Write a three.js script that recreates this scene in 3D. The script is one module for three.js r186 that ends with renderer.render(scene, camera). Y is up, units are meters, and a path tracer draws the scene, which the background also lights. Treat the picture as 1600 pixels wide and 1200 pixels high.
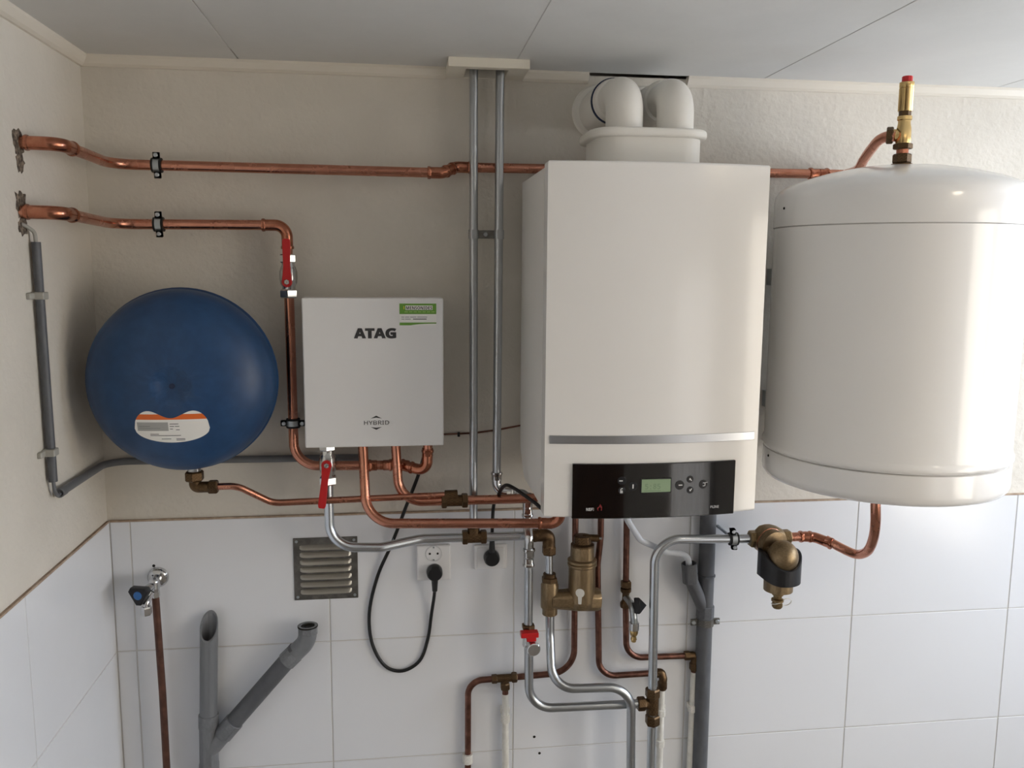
import * as THREE from 'three';
import { RoundedBoxGeometry } from 'three/addons/geometries/RoundedBoxGeometry.js';
import { TextGeometry } from 'three/addons/geometries/TextGeometry.js';
import { FontLoader } from 'three/addons/loaders/FontLoader.js';
import { RectAreaLightUniformsLib } from 'three/addons/lights/RectAreaLightUniformsLib.js';
import { mergeGeometries, toCreasedNormals } from 'three/addons/utils/BufferGeometryUtils.js';

// ------------------------------------------------------------ camera, sky, daylight, exposure
const scene = new THREE.Scene();
const camera = new THREE.PerspectiveCamera(48.496, 4 / 3, 0.05, 60);
camera.position.set(0.6781, 2.0908, 2.0176);
camera.up.set(0.01089, 0.99064, -0.13608);
camera.lookAt(0.6781 + 0.12895, 2.0908 - 0.13634, 2.0176 - 0.98223);
scene.add(camera);
const SKY = 6;
scene.background = new THREE.Color().setRGB(0.88, 0.98, 1.13);     // bright overcast sky
scene.backgroundIntensity = SKY;
const renderer = new THREE.WebGLRenderer({ antialias: true });
renderer.toneMapping = THREE.LinearToneMapping;
renderer.toneMappingExposure = 0.96;
renderer.shadowMap.enabled = true;
RectAreaLightUniformsLib.init();
function daylight(w, h, pos, target, intensity, color = [0.89, 0.98, 1.12]) {                  // sky light entering at a window, the size of its opening
  const l = new THREE.RectAreaLight(new THREE.Color().setRGB(...color), intensity, w, h);
  l.position.set(...pos); l.lookAt(...target); l.name = 'window_daylight'; scene.add(l);
}
const RX = 3.4, FZ = 3.6, CY = 2.535;                              // right wall, front wall, ceiling
const WIN_1 = { z0: 0.22, z1: 1.25, y0: 1.35, y1: 2.45 };             // window in the right wall
const SIDE = { z0: 1.5, z1: 2.75, y0: 0.7, y1: 2.4 };           // second, curtained window further along the right wall
const GLD = { x0: 2.42, x1: 3.3, y0: 0.06, y1: 2.12 };             // glazed door in the front wall
daylight(WIN_1.z1 - WIN_1.z0 - 0.1, WIN_1.y1 - WIN_1.y0 - 0.1, [RX - 0.01, (WIN_1.y0 + WIN_1.y1) / 2, (WIN_1.z0 + WIN_1.z1) / 2], [0, (WIN_1.y0 + WIN_1.y1) / 2, (WIN_1.z0 + WIN_1.z1) / 2], 6);
daylight(GLD.x1 - GLD.x0 - 0.1, GLD.y1 - GLD.y0 - 0.1, [(GLD.x0 + GLD.x1) / 2, (GLD.y0 + GLD.y1) / 2, FZ - 0.01], [(GLD.x0 + GLD.x1) / 2, (GLD.y0 + GLD.y1) / 2, 0], 0.9, [1, 0.96, 0.93]);   // dimmed by a thick curtain
daylight(SIDE.z1 - SIDE.z0 - 0.1, SIDE.y1 - SIDE.y0 - 0.1, [RX - 0.03, (SIDE.y0 + SIDE.y1) / 2, (SIDE.z0 + SIDE.z1) / 2], [0, (SIDE.y0 + SIDE.y1) / 2, (SIDE.z0 + SIDE.z1) / 2], 4.1, [1, 0.9, 0.78]);

// ------------------------------------------------------------ helpers
const V = (x, y, z) => (x.isVector3 ? x.clone() : Array.isArray(x) ? new THREE.Vector3(...x) : new THREE.Vector3(x, y, z));
let seed = 7;
const rnd = () => { seed = (seed * 1664525 + 1013904223) >>> 0; return seed / 4294967296; };
const baseOf = new Map(), used = new Map();
function numbered(name) {
  const n = used.get(name) || 0; used.set(name, n + 1);
  return n ? name + '_' + String(n).padStart(3, '0') : name;
}
function clean(g) {
  let o = g.index ? g.toNonIndexed() : g;
  for (const k of Object.keys(o.attributes)) if (!['position', 'normal', 'uv'].includes(k)) o.deleteAttribute(k);
  if (!o.attributes.normal) o.computeVertexNormals();
  if (!o.attributes.uv) o.setAttribute('uv', new THREE.BufferAttribute(new Float32Array(o.attributes.position.count * 2), 2));
  o.morphAttributes = {};
  return o;
}
function join(gs) { gs = gs.flat(9).map(clean); return gs.length === 1 ? gs[0] : mergeGeometries(gs, false); }
function thing(name, base, label, category, group, kind) {          // a Group at the thing's base
  const o = new THREE.Group(); o.name = numbered(name); o.position.set(...base); scene.add(o);
  o.userData = { label }; if (category) o.userData.category = category; if (group) o.userData.group = group; if (kind) o.userData.kind = kind;
  baseOf.set(o, V(base)); return o;
}
function part(parent, name, material, ...gs) {                      // one named mesh under its thing; shapes are given in room coordinates
  const g = join(gs), b = baseOf.get(parent) || V(0, 0, 0);
  g.translate(-b.x, -b.y, -b.z);
  const m = new THREE.Mesh(g, material); m.name = name; parent.add(m); baseOf.set(m, b); return m;
}
function labelled(m, label) { m.userData.label = label; return m; }
function structure(name, label, category = 'wall') { return thing(name, [0, 0, 0], label, category, null, 'structure'); }
// uv in metres from position by the main direction of the face
function metreUV(g) {
  g = clean(g); const p = g.attributes.position, n = g.attributes.normal, uv = g.attributes.uv;
  for (let i = 0; i < p.count; i++) {
    const ax = Math.abs(n.getX(i)), ay = Math.abs(n.getY(i)), az = Math.abs(n.getZ(i));
    if (ay >= ax && ay >= az) uv.setXY(i, p.getX(i), p.getZ(i)); else if (ax >= az) uv.setXY(i, p.getZ(i), p.getY(i)); else uv.setXY(i, p.getX(i), p.getY(i));
  }
  return g;
}
function box(x0, x1, y0, y1, z0, z1, r = 0) {
  const w = x1 - x0, h = y1 - y0, d = z1 - z0;
  const g = r ? new RoundedBoxGeometry(w, h, d, r > 0.004 ? 4 : 2, r) : new THREE.BoxGeometry(w, h, d);
  g.translate((x0 + x1) / 2, (y0 + y1) / 2, (z0 + z1) / 2); return metreUV(g);
}
// polyline with rounded corners -> list of points
function fillet(pts, bend, steps = 9) {
  const out = [pts[0].clone()];
  for (let i = 1; i < pts.length - 1; i++) {
    const b = Array.isArray(bend) ? bend[i - 1] ?? 0.03 : bend, p = pts[i];
    const a = pts[i - 1].clone().sub(p), c = pts[i + 1].clone().sub(p), la = a.length(), lc = c.length();
    a.normalize(); c.normalize();
    const ang = a.angleTo(c), half = ang / 2; let t = b / Math.tan(half);
    if (Math.PI - ang < 0.01) { out.push(p.clone()); continue; }
    t = Math.min(t, la * 0.49, lc * 0.49);
    const r = t * Math.tan(half), bis = a.clone().add(c).normalize(), cen = p.clone().addScaledVector(bis, r / Math.sin(half));
    const s = p.clone().addScaledVector(a, t).sub(cen), e = p.clone().addScaledVector(c, t).sub(cen), sweepA = s.angleTo(e), ax = s.clone().cross(e).normalize();
    for (let k = 0; k <= steps; k++) out.push(s.clone().applyAxisAngle(ax, sweepA * k / steps).add(cen));
  }
  out.push(pts[pts.length - 1].clone()); return out;
}
// round tube along points; caps optional; wall > 0 makes it hollow at the end
function sweep(pts, r, bend = 0.03, { seg = 20, caps = true, steps = 9 } = {}) {
  pts = pts.map((p) => (p.isVector3 ? p : V(p)));
  const path = fillet(pts, bend, steps).filter((p, i, a) => !i || p.distanceTo(a[i - 1]) > 1e-5);
  const pos = [], nor = [], uv = [], idx = []; let len = 0, N = null, prev = null;
  const ring = (c, t, n, rr, v) => {
    const bn = t.clone().cross(n);
    for (let k = 0; k <= seg; k++) {
      const a = (k / seg) * Math.PI * 2, d = n.clone().multiplyScalar(Math.cos(a)).addScaledVector(bn, Math.sin(a));
      pos.push(c.x + d.x * rr, c.y + d.y * rr, c.z + d.z * rr); nor.push(d.x, d.y, d.z); uv.push((k / seg) * 2 * Math.PI * rr, v);
    }
  };
  for (let i = 0; i < path.length; i++) {
    const t = path[Math.min(i + 1, path.length - 1)].clone().sub(path[Math.max(i - 1, 0)]).normalize();
    if (!N) { N = Math.abs(t.y) < 0.9 ? V(0, 1, 0) : V(0, 0, 1); }
    N.addScaledVector(t, -N.dot(t)).normalize();
    if (i) len += path[i].distanceTo(path[i - 1]);
    ring(path[i], t, N, typeof r === 'function' ? r(len) : r, len); prev = t;
    if (i) for (let k = 0; k < seg; k++) { const a = (i - 1) * (seg + 1) + k, b = a + seg + 1; idx.push(a, a + 1, b, a + 1, b + 1, b); }
  }
  if (caps) for (const [at, dir] of [[0, -1], [path.length - 1, 1]]) {
    const t = path[at === 0 ? 1 : at].clone().sub(path[at === 0 ? 0 : at - 1]).normalize().multiplyScalar(dir), s = pos.length / 3, c = path[at];
    pos.push(c.x, c.y, c.z); nor.push(t.x, t.y, t.z); uv.push(0, 0);
    for (let k = 0; k <= seg; k++) { const q = (at * (seg + 1) + k) * 3; pos.push(pos[q], pos[q + 1], pos[q + 2]); nor.push(t.x, t.y, t.z); uv.push(0, 0); }
    for (let k = 0; k < seg; k++) dir > 0 ? idx.push(s, s + 1 + k, s + 2 + k) : idx.push(s, s + 2 + k, s + 1 + k);
  }
  const g = new THREE.BufferGeometry();
  g.setAttribute('position', new THREE.Float32BufferAttribute(pos, 3)); g.setAttribute('normal', new THREE.Float32BufferAttribute(nor, 3)); g.setAttribute('uv', new THREE.Float32BufferAttribute(uv, 2)); g.setIndex(idx);
  return g;
}
function aim(g, pos, dir) {                                         // turns the y axis of a shape to dir and moves it to pos
  g.applyQuaternion(new THREE.Quaternion().setFromUnitVectors(V(0, 1, 0), V(dir).normalize())); g.translate(...(pos.isVector3 ? pos.toArray() : pos)); return g;
}
function rev(pos, dir, profile, seg = 28, crease = 0.7) {           // profile [[radius, along dir], ...] turned round dir
  const g = new THREE.LatheGeometry(profile.map(([a, b]) => new THREE.Vector2(Math.max(a, 0), b)), seg);
  return aim(toCreasedNormals(g, crease), pos, dir);
}
const hexNut = (pos, dir, ro, h, ri = 0.001) => rev(pos, dir, [[ri, 0], [ro * 0.88, 0], [ro, h * 0.14], [ro, h * 0.86], [ro * 0.88, h], [ri, h]], 6, 0.35);
const collar = (pos, dir, ro, h, c = 0.0012) => rev(pos, dir, [[0, 0], [ro - c, 0], [ro, c], [ro, h - c], [ro - c, h], [0, h]]);
const bead = (pos, dir, r, len = 0.018) => rev(pos, dir, [[r, -0.0005], [r + 0.0028, 0], [r + 0.0036, 0.003], [r + 0.003, 0.0062], [r + 0.0014, 0.008], [r + 0.0014, len], [r, len + 0.001]], 24, 0.9);
const dirOf = (a, b) => V(b).sub(V(a)).normalize();
function along(a, b, t) { return V(a).lerp(V(b), t); }
function elbow(a, c, b, r, bend) { return [sweep([V(a), V(c), V(b)], r + 0.0015, bend, { caps: false }), bead(a, dirOf(a, c), r), bead(b, dirOf(b, c), r)]; }
function outline(pts) { const s = new THREE.Shape(); pts.forEach(([x, y], i) => (i ? s.lineTo(x, y) : s.moveTo(x, y))); s.closePath(); return s; }
function extrude(shape, depth, bevel = 0, segs = 2, curve = 16) {
  return clean(new THREE.ExtrudeGeometry(shape, { depth: depth - 2 * bevel, bevelEnabled: bevel > 0, bevelSize: bevel, bevelThickness: bevel, bevelOffset: -bevel, bevelSegments: segs, curveSegments: curve }).translate(0, 0, bevel));
}
// ------------------------------------------------------------ textures and materials
function fbm(size, freq, oct, s0) {                                 // tileable value noise 0..1
  seed = s0; const out = new Float32Array(size * size); let amp = 1, sum = 0;
  for (let o = 0; o < oct; o++) {
    const f = freq << o, gr = new Float32Array(f * f).map(() => rnd());
    for (let y = 0; y < size; y++) for (let x = 0; x < size; x++) {
      const u = (x / size) * f, v = (y / size) * f, i = Math.floor(u), j = Math.floor(v); let a = u - i, b = v - j; a = a * a * (3 - 2 * a); b = b * b * (3 - 2 * b);
      const g = (p, q) => gr[((q + f) % f) * f + ((p + f) % f)];
      out[y * size + x] += amp * ((g(i, j) * (1 - a) + g(i + 1, j) * a) * (1 - b) + (g(i, j + 1) * (1 - a) + g(i + 1, j + 1) * a) * b);
    }
    sum += amp; amp *= 0.5;
  }
  return out.map((q) => q / sum);
}
function tex(size, fn, srgb, rep) {
  const d = new Uint8Array(size * size * 4);
  for (let i = 0; i < size * size; i++) { const c = fn(i); for (let k = 0; k < 3; k++) d[i * 4 + k] = Math.max(0, Math.min(255, c[k] * 255)); d[i * 4 + 3] = 255; }
  const t = new THREE.DataTexture(d, size, size); t.wrapS = t.wrapT = THREE.RepeatWrapping; t.magFilter = THREE.LinearFilter; t.minFilter = THREE.LinearMipmapLinearFilter; t.generateMipmaps = true;
  if (srgb) t.colorSpace = THREE.SRGBColorSpace; t.repeat.set(rep, rep); t.needsUpdate = true; return t;
}
const nFine = fbm(512, 32, 4, 11), nMid = fbm(512, 8, 5, 23), nWave = fbm(256, 4, 3, 41);
const grey = (a) => [a, a, a];
const peelBump = tex(512, (i) => grey(nFine[i]), false, 3.0);       // orange-peel plaster
const waveBump = tex(256, (i) => grey(nWave[i]), false, 2.5);
const mottleR = tex(512, (i) => grey(0.72 + 0.5 * (nMid[i] - 0.5)), false, 5);
const tintMap = (lo, hi, rep, pow = 1) => tex(512, (i) => { const t = Math.min(1, Math.max(0, (nMid[i] - 0.25) * 2)) ** pow; return [0, 1, 2].map((k) => lo[k] + (hi[k] - lo[k]) * t); }, true, rep);
const S = (r, g, b) => [r / 255, g / 255, b / 255];
const mat = (o) => new THREE.MeshStandardMaterial(o);
const M = {
  plaster: mat({ map: tintMap(S(214, 208, 197), S(224, 218, 207), 0.7), roughness: 0.75, bumpMap: peelBump, bumpScale: 0.0013 }),
  tile: new THREE.MeshPhysicalMaterial({ color: 0xe6e8ec, roughness: 0.16, bumpMap: waveBump, bumpScale: 0.0006 }),
  grout: mat({ color: 0xcfcdca, roughness: 0.9 }),
  ceiling: mat({ map: tintMap(S(216, 216, 214), S(223, 223, 221), 0.8), roughness: 0.6 }),
  cornice: mat({ color: 0xe3dccf, roughness: 0.35 }),
  caulk: mat({ map: tintMap(S(150, 126, 106), S(190, 172, 152), 6), roughness: 0.8 }),
  board: mat({ color: 0xe4ded0, roughness: 0.5 }),
  roomWall: mat({ color: 0x9c9892, roughness: 0.8 }),
  floor: mat({ map: tintMap(S(112, 106, 99), S(126, 120, 112), 1.2), roughness: 0.5 }),
  wood: mat({ map: tintMap(S(70, 48, 32), S(98, 68, 44), 3), roughness: 0.5 }),
  dark: mat({ color: 0x17140f, roughness: 0.9 }),
  mortar: mat({ map: tintMap(S(64, 56, 49), S(160, 144, 126), 24), roughness: 0.95 }),
  copper: mat({ map: tintMap(S(192, 132, 110), S(206, 147, 124), 6), metalness: 1, roughness: 0.36, roughnessMap: mottleR }),
  copperWarm: mat({ map: tintMap(S(168, 106, 84), S(200, 138, 112), 9), metalness: 1, roughness: 0.32, roughnessMap: mottleR }),
  copperOld: mat({ map: tintMap(S(98, 69, 60), S(142, 101, 88), 7), metalness: 1, roughness: 0.6, roughnessMap: mottleR }),
  brass: mat({ map: tintMap(S(128, 108, 78), S(160, 138, 102), 9), metalness: 1, roughness: 0.55, roughnessMap: mottleR }),
  brassBright: mat({ color: 0xcdb07a, metalness: 1, roughness: 0.22 }),
  brassOld: mat({ map: tintMap(S(78, 62, 46), S(124, 100, 74), 12), metalness: 1, roughness: 0.7, roughnessMap: mottleR }),
  bronze: mat({ map: tintMap(S(136, 117, 90), S(156, 135, 105), 6), metalness: 0.9, roughness: 0.42 }),
  zinc: mat({ color: 0xb4b8bc, metalness: 1, roughness: 0.3 }),
  steel: mat({ color: 0xced4da, metalness: 1, roughness: 0.27 }),
  chrome: mat({ color: 0xcccdce, metalness: 1, roughness: 0.16 }),
  clampSteel: mat({ color: 0xaeb4b8, metalness: 1, roughness: 0.35 }),
  rubber: mat({ color: 0x121314, roughness: 0.6 }),
  cable: mat({ color: 0x0e0f12, roughness: 0.45 }),
  pvc: mat({ map: tintMap(S(112, 114, 118), S(124, 126, 130), 4), roughness: 0.38 }),
  pvcDark: mat({ map: tintMap(S(84, 86, 90), S(96, 98, 102), 4), roughness: 0.5 }),
  clipGrey: mat({ color: 0xa8a69e, roughness: 0.5 }),
  conduit: mat({ color: 0x6c6e72, roughness: 0.45 }),
  whitePaint: mat({ map: tintMap(S(214, 212, 204), S(236, 234, 228), 7), roughness: 0.4 }),
  enamel: new THREE.MeshPhysicalMaterial({ color: 0xf2f0ed, roughness: 0.18, clearcoat: 0.4, clearcoatRoughness: 0.06 }),
  tank: new THREE.MeshPhysicalMaterial({ color: 0xf2f0ed, roughness: 0.24, clearcoat: 0.5, clearcoatRoughness: 0.05 }),
  casing: mat({ color: 0xeae8e4, roughness: 0.42 }),
  unitWhite: mat({ color: 0xebebec, roughness: 0.4 }),
  flue: mat({ color: 0xeeebe4, roughness: 0.42 }),
  blue: mat({ map: tintMap(S(32, 66, 108), S(38, 74, 118), 5), roughness: 0.42 }),
  blueDark: mat({ color: 0x1d2b4a, roughness: 0.6 }),
  red: mat({ color: 0xc0181c, roughness: 0.4 }),
  blackGloss: new THREE.MeshPhysicalMaterial({ color: 0x08080a, roughness: 0.1, clearcoat: 1, clearcoatRoughness: 0.03 }),
  blackPlastic: mat({ color: 0x14151a, roughness: 0.42 }),
  printGrey: mat({ color: 0x3a3a3c, roughness: 0.6 }),
  printWhite: mat({ color: 0xd8d8d8, roughness: 0.6 }),
  aluminium: new THREE.MeshPhysicalMaterial({ color: 0xb4b6ba, metalness: 1, roughness: 0.3, anisotropy: 0.5 }),
  galvDull: mat({ map: tintMap(S(98, 96, 92), S(126, 123, 118), 8), metalness: 0.85, roughness: 0.5 }),
  galvLight: mat({ map: tintMap(S(160, 156, 146), S(182, 178, 168), 8), metalness: 0.85, roughness: 0.38 }),
  socket: mat({ color: 0xe9e9ea, roughness: 0.35 }),
  socketFace: mat({ color: 0xd2d2d4, roughness: 0.4 }),
  hoseClear: new THREE.MeshPhysicalMaterial({ color: 0xe4e8ee, roughness: 0.35, transmission: 0.35, thickness: 0 }),
  hoseBrown: mat({ map: tintMap(S(84, 56, 46), S(112, 76, 62), 6), roughness: 0.5, metalness: 0.5 }),
  glass: new THREE.MeshPhysicalMaterial({ color: 0xffffff, roughness: 0, transmission: 1, thickness: 0 }),
  frame: mat({ color: 0xe8e4da, roughness: 0.4 }),
  curtain: new THREE.MeshPhysicalMaterial({ color: 0xefe2cc, roughness: 1, transmission: 0.4, thickness: 0, side: THREE.DoubleSide }),
  curtainThick: new THREE.MeshPhysicalMaterial({ color: 0xcfcac4, roughness: 1, transmission: 0.12, thickness: 0, side: THREE.DoubleSide }),
};
function canvasMat(w, h, draw, o = {}) {
  const c = document.createElement('canvas'); c.width = w; c.height = h; draw(c.getContext('2d'), w, h);
  const t = new THREE.CanvasTexture(c); t.colorSpace = THREE.SRGBColorSpace; return mat({ map: t, roughness: 0.4, ...o });
}
const font = await new FontLoader().loadAsync('fonts/droid/droid_sans_bold.typeface.json');
const fontThin = await new FontLoader().loadAsync('fonts/droid/droid_sans_regular.typeface.json');
function letters(text, x0, x1, y0, y1, z, depth, f = font, bold = 0) {        // raised lettering that fills a rectangle facing the room
  const g = new TextGeometry(text, { font: f, size: 1, depth: 0.1, curveSegments: 5, bevelEnabled: bold > 0, bevelSize: bold, bevelThickness: 0.01, bevelSegments: 1 }); g.computeBoundingBox(); const b = g.boundingBox;
  g.translate(-b.min.x, -b.min.y, -b.min.z); g.scale((x1 - x0) / (b.max.x - b.min.x), (y1 - y0) / (b.max.y - b.min.y), depth / (b.max.z - b.min.z)); g.translate(x0, y0, z); return clean(g);
}
// measured places in metres (pipe routes and fixing points)
const P = {"marks": [[1.1082, 1.6735, 0.42], [1.1087, 1.6534, 0.42], [1.1306, 1.6619, 0.42], [1.1478, 1.6757, 0.42], [1.2069, 1.6494, 0.42], [1.2262, 1.6619, 0.42], [1.2477, 1.6731, 0.42], [1.2486, 1.6508, 0.42], [1.276, 1.6614, 0.418], [1.0396, 1.6157, 0.415], [1.0651, 1.6197, 0.416], [1.2845, 1.6136, 0.418], [1.3117, 1.6125, 0.417]], "cable1": [[0.7509, 1.6777, 0.022], [0.7185, 1.6047, 0.026], [0.6875, 1.5236, 0.024], [0.6514, 1.4285, 0.02], [0.6167, 1.3476, 0.014], [0.5952, 1.2504, 0.012], [0.6032, 1.1679, 0.012], [0.6365, 1.1114, 0.012], [0.6755, 1.1008, 0.012], [0.715, 1.1236, 0.012], [0.7358, 1.1775, 0.012], [0.7455, 1.2449, 0.016], [0.7531, 1.3074, 0.03], [0.753, 1.3308, 0.036]], "cable2": [[0.891, 1.4219, 0.036], [0.8905, 1.4392, 0.04], [0.8954, 1.5089, 0.05], [0.901, 1.5563, 0.08], [0.9064, 1.5826, 0.11], [0.9145, 1.5977, 0.14], [0.9296, 1.5963, 0.17], [0.9656, 1.5782, 0.22], [0.9837, 1.5689, 0.24]], "risers": [[1.6929, 1.4417, 0.14], [1.7236, 1.4266, 0.17], [1.7396, 1.4236, 0.2], [1.7441, 1.4417, 0.235], [1.7368, 1.4826, 0.27], [1.7261, 1.5319, 0.293], [1.7193, 1.5709, 0.3], [1.7163, 1.6148, 0.3]], "safety": [[1.711, 2.3666, 0.298], [1.7016, 2.3682, 0.285], [1.699, 2.3655, 0.258], [1.7087, 2.3534, 0.21], [1.7231, 2.337, 0.155], [1.7384, 2.3216, 0.105]]};

// ------------------------------------------------------------ the room
const T = 0.15;
{
  const w = structure('wall_back', 'cream plastered wall with white tiles on its lower half');
  part(w, 'plaster', M.plaster, box(-T, RX + T, 0, CY - 0.004, -T, 0), box(-T, RX + T, CY - 0.1, CY + 0.2, -T - 0.06, -T));
  part(w, 'grout', M.grout, box(0, RX, 0, 1.4985, 0, 0.0046));
  const xs = [0.006, 0.0506], ys = [1.5, 1.1835, 0.8686, 0.5537, 0.2388, 0];
  while (xs[xs.length - 1] + 0.45 < RX - 0.02) xs.push(xs[xs.length - 1] + 0.45); xs.push(RX);
  const g = 0.0014;
  for (let r = 0; r < 5; r++) for (let c = 0; c < xs.length - 1; c++) part(w, 'tile', M.tile, box(xs[c] + g, xs[c + 1] - g, ys[r + 1] + g, ys[r] - g, 0, 0.006, 0.0012));
  const dw = structure('wall_left', 'pale plastered side wall with white tiles on its lower half');
  part(dw, 'plaster', M.plaster, box(-T, 0, 0, CY + 0.2, 0, FZ + T), box(-T - 0.06, -T, CY - 0.1, CY + 0.2, -T - 0.06, FZ + T));
  part(dw, 'grout', M.grout, box(0, 0.0046, 0, 1.4985, 0, FZ));
  for (let r = 0; r < 5; r++) for (let c = 0; c < 8; c++) part(dw, 'tile', M.tile, box(0, 0.006, ys[r + 1] + g, ys[r] - g, c * 0.45 + 0.006 + g, (c + 1) * 0.45 + 0.006 - g, 0.0012));
  // broken plaster round the two pipe holes: shallow irregular lumps of mortar
  const lump = (y, z, ry, rz, s) => {
    seed = s; const rad = Array.from({ length: 18 }, () => 0.7 + 0.5 * rnd()); const pos = [], idx = [];
    pos.push(0.0018, y, z); for (let k = 0; k < 18; k++) { const a = k / 18 * 2 * Math.PI; pos.push(0.0016, y + Math.sin(a) * ry * rad[k] * 0.85, z + Math.cos(a) * rz * rad[k] * 0.85); } for (let k = 0; k < 18; k++) { const a = k / 18 * 2 * Math.PI; pos.push(-0.001, y + Math.sin(a) * ry * rad[k], z + Math.cos(a) * rz * rad[k]); }
    for (let k = 0; k < 18; k++) { const n = (k + 1) % 18; idx.push(0, 1 + n, 1 + k, 1 + k, 1 + n, 19 + k, 1 + n, 19 + n, 19 + k); }
    const q = new THREE.BufferGeometry(); q.setAttribute('position', new THREE.Float32BufferAttribute(pos, 3)); q.setIndex(idx); q.computeVertexNormals(); return metreUV(q);
  };
  labelled(part(dw, 'broken_plaster', M.mortar, lump(2.307, 0.338, 0.024, 0.028, 3), lump(2.272, 0.336, 0.022, 0.019, 5)), 'chipped dark plaster round the upper pipe hole');
  labelled(part(dw, 'broken_plaster', M.mortar, lump(2.196, 0.345, 0.03, 0.027, 9), lump(2.158, 0.345, 0.02, 0.022, 12)), 'chipped dark plaster round the lower pipe hole');
  for (const [x, y] of [[0.099, 1.391], [1.006, 0.9], [1.02, 0.854]]) part(w, 'drill_hole', M.dark, collar([x, y, 0.0055], [0, 0, 1], 0.0035, 0.001, 0.0003));

  const rw = structure('wall_right', 'beige plastered wall with a tall window');
  part(rw, 'plaster', M.roomWall, box(RX, RX + T, 0, CY + 0.2, 0, WIN_1.z0), box(RX + T, RX + T + 0.06, CY - 0.1, CY + 0.2, -T - 0.06, 0.1), box(RX, RX + T, 0, CY + 0.2, WIN_1.z1, SIDE.z0), box(RX, RX + T, 0, CY + 0.2, SIDE.z1, FZ + T), box(RX, RX + T, 0, SIDE.y0, SIDE.z0, SIDE.z1), box(RX, RX + T, SIDE.y1, CY + 0.2, SIDE.z0, SIDE.z1), box(RX, RX + T, 0, WIN_1.y0, WIN_1.z0, WIN_1.z1), box(RX, RX + T, WIN_1.y1, CY + 0.2, WIN_1.z0, WIN_1.z1));
  const fw = structure('wall_front', 'beige plastered wall behind the viewer');
  part(fw, 'plaster', M.roomWall, box(-T, GLD.x0, 0, CY + 0.2, FZ, FZ + T), box(GLD.x1, RX + T, 0, CY + 0.2, FZ, FZ + T), box(GLD.x0, GLD.x1, GLD.y1, CY + 0.2, FZ, FZ + T), box(GLD.x0, GLD.x1, 0, GLD.y0, FZ, FZ + T));
  const fl = structure('floor', 'beige floor of the utility room', 'floor'); part(fl, 'floor_surface', M.floor, box(-T, RX + T, -T, 0, -T, FZ + T));

  const ce = structure('ceiling', 'white panelled ceiling with thin joints', 'ceiling');
  part(ce, 'roof_slab', M.wood, box(-T, RX + T, CY + 0.05, CY + 0.2, -T, FZ + T));
  const sx = [0, 0.333, 0.934, 1.536, 2.137, 2.738, RX];
  for (let i = 0; i < sx.length - 1; i++) { const a = sx[i] + (i === 1 ? 0.0022 : i ? 0.0009 : 0), b = sx[i + 1] - 0.0009; part(ce, 'ceiling_panel', M.ceiling, i === 1 ? [box(a, b, CY, CY + 0.012, 0.1, FZ), box(a, 0.826, CY, CY + 0.012, 0.012, 0.1), box(0.918, b, CY, CY + 0.012, 0.012, 0.1)] : box(a, b, CY, CY + 0.012, 0.012, FZ, 0.0018)); }
  part(ce, 'joint_backing', M.ceiling, box(0, RX, CY + 0.0015, CY + 0.02, 0.102, FZ));

  const c = RX + 0.07;
  for (const [name, label, WIN, net] of [['window_1', 'white framed window without curtain in the side wall', WIN_1, false], ['window_3', 'white framed window with a cream net curtain in the side wall', SIDE, true]]) {
  const w1 = structure(name, label, 'window');
  part(w1, 'window_frame', M.frame, box(c - 0.03, c + 0.03, WIN.y0, WIN.y0 + 0.05, WIN.z0, WIN.z1), box(c - 0.03, c + 0.03, WIN.y1 - 0.05, WIN.y1, WIN.z0, WIN.z1), box(c - 0.03, c + 0.03, WIN.y0 + 0.05, WIN.y1 - 0.05, WIN.z0, WIN.z0 + 0.05), box(c - 0.03, c + 0.03, WIN.y0 + 0.05, WIN.y1 - 0.05, WIN.z1 - 0.05, WIN.z1));
  part(w1, 'pane', M.glass, box(c - 0.003, c + 0.003, WIN.y0 + 0.05, WIN.y1 - 0.05, WIN.z0 + 0.05, WIN.z1 - 0.05));
  part(w1, 'window_sill', M.frame, box(RX - 0.03, RX + 0.04, WIN.y0 - 0.02, WIN.y0, WIN.z0 - 0.03, WIN.z1 + 0.03));
  if (net) { const q = new THREE.PlaneGeometry(WIN.z1 - WIN.z0 - 0.02, WIN.y1 - WIN.y0 - 0.01, 120, 1), p = q.attributes.position; for (let i = 0; i < p.count; i++) p.setZ(i, 0.008 * Math.sin(p.getX(i) * 60)); q.computeVertexNormals(); q.rotateY(-Math.PI / 2); q.translate(RX + 0.015, (WIN.y0 + WIN.y1) / 2, (WIN.z0 + WIN.z1) / 2); part(w1, 'net_curtain', M.curtain, q); }
  }
  const w2 = structure('window_2', 'glazed garden door with a thick pale curtain', 'window'), d = FZ + 0.08;
  part(w2, 'window_frame', M.frame, box(GLD.x0, GLD.x0 + 0.08, GLD.y0, GLD.y1, d - 0.03, d + 0.03), box(GLD.x1 - 0.08, GLD.x1, GLD.y0, GLD.y1, d - 0.03, d + 0.03), box(GLD.x0 + 0.08, GLD.x1 - 0.08, GLD.y0, GLD.y0 + 0.12, d - 0.03, d + 0.03), box(GLD.x0 + 0.08, GLD.x1 - 0.08, GLD.y1 - 0.08, GLD.y1, d - 0.03, d + 0.03));
  part(w2, 'pane', M.glass, box(GLD.x0 + 0.08, GLD.x1 - 0.08, GLD.y0 + 0.12, GLD.y1 - 0.08, d - 0.003, d + 0.003));
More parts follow.
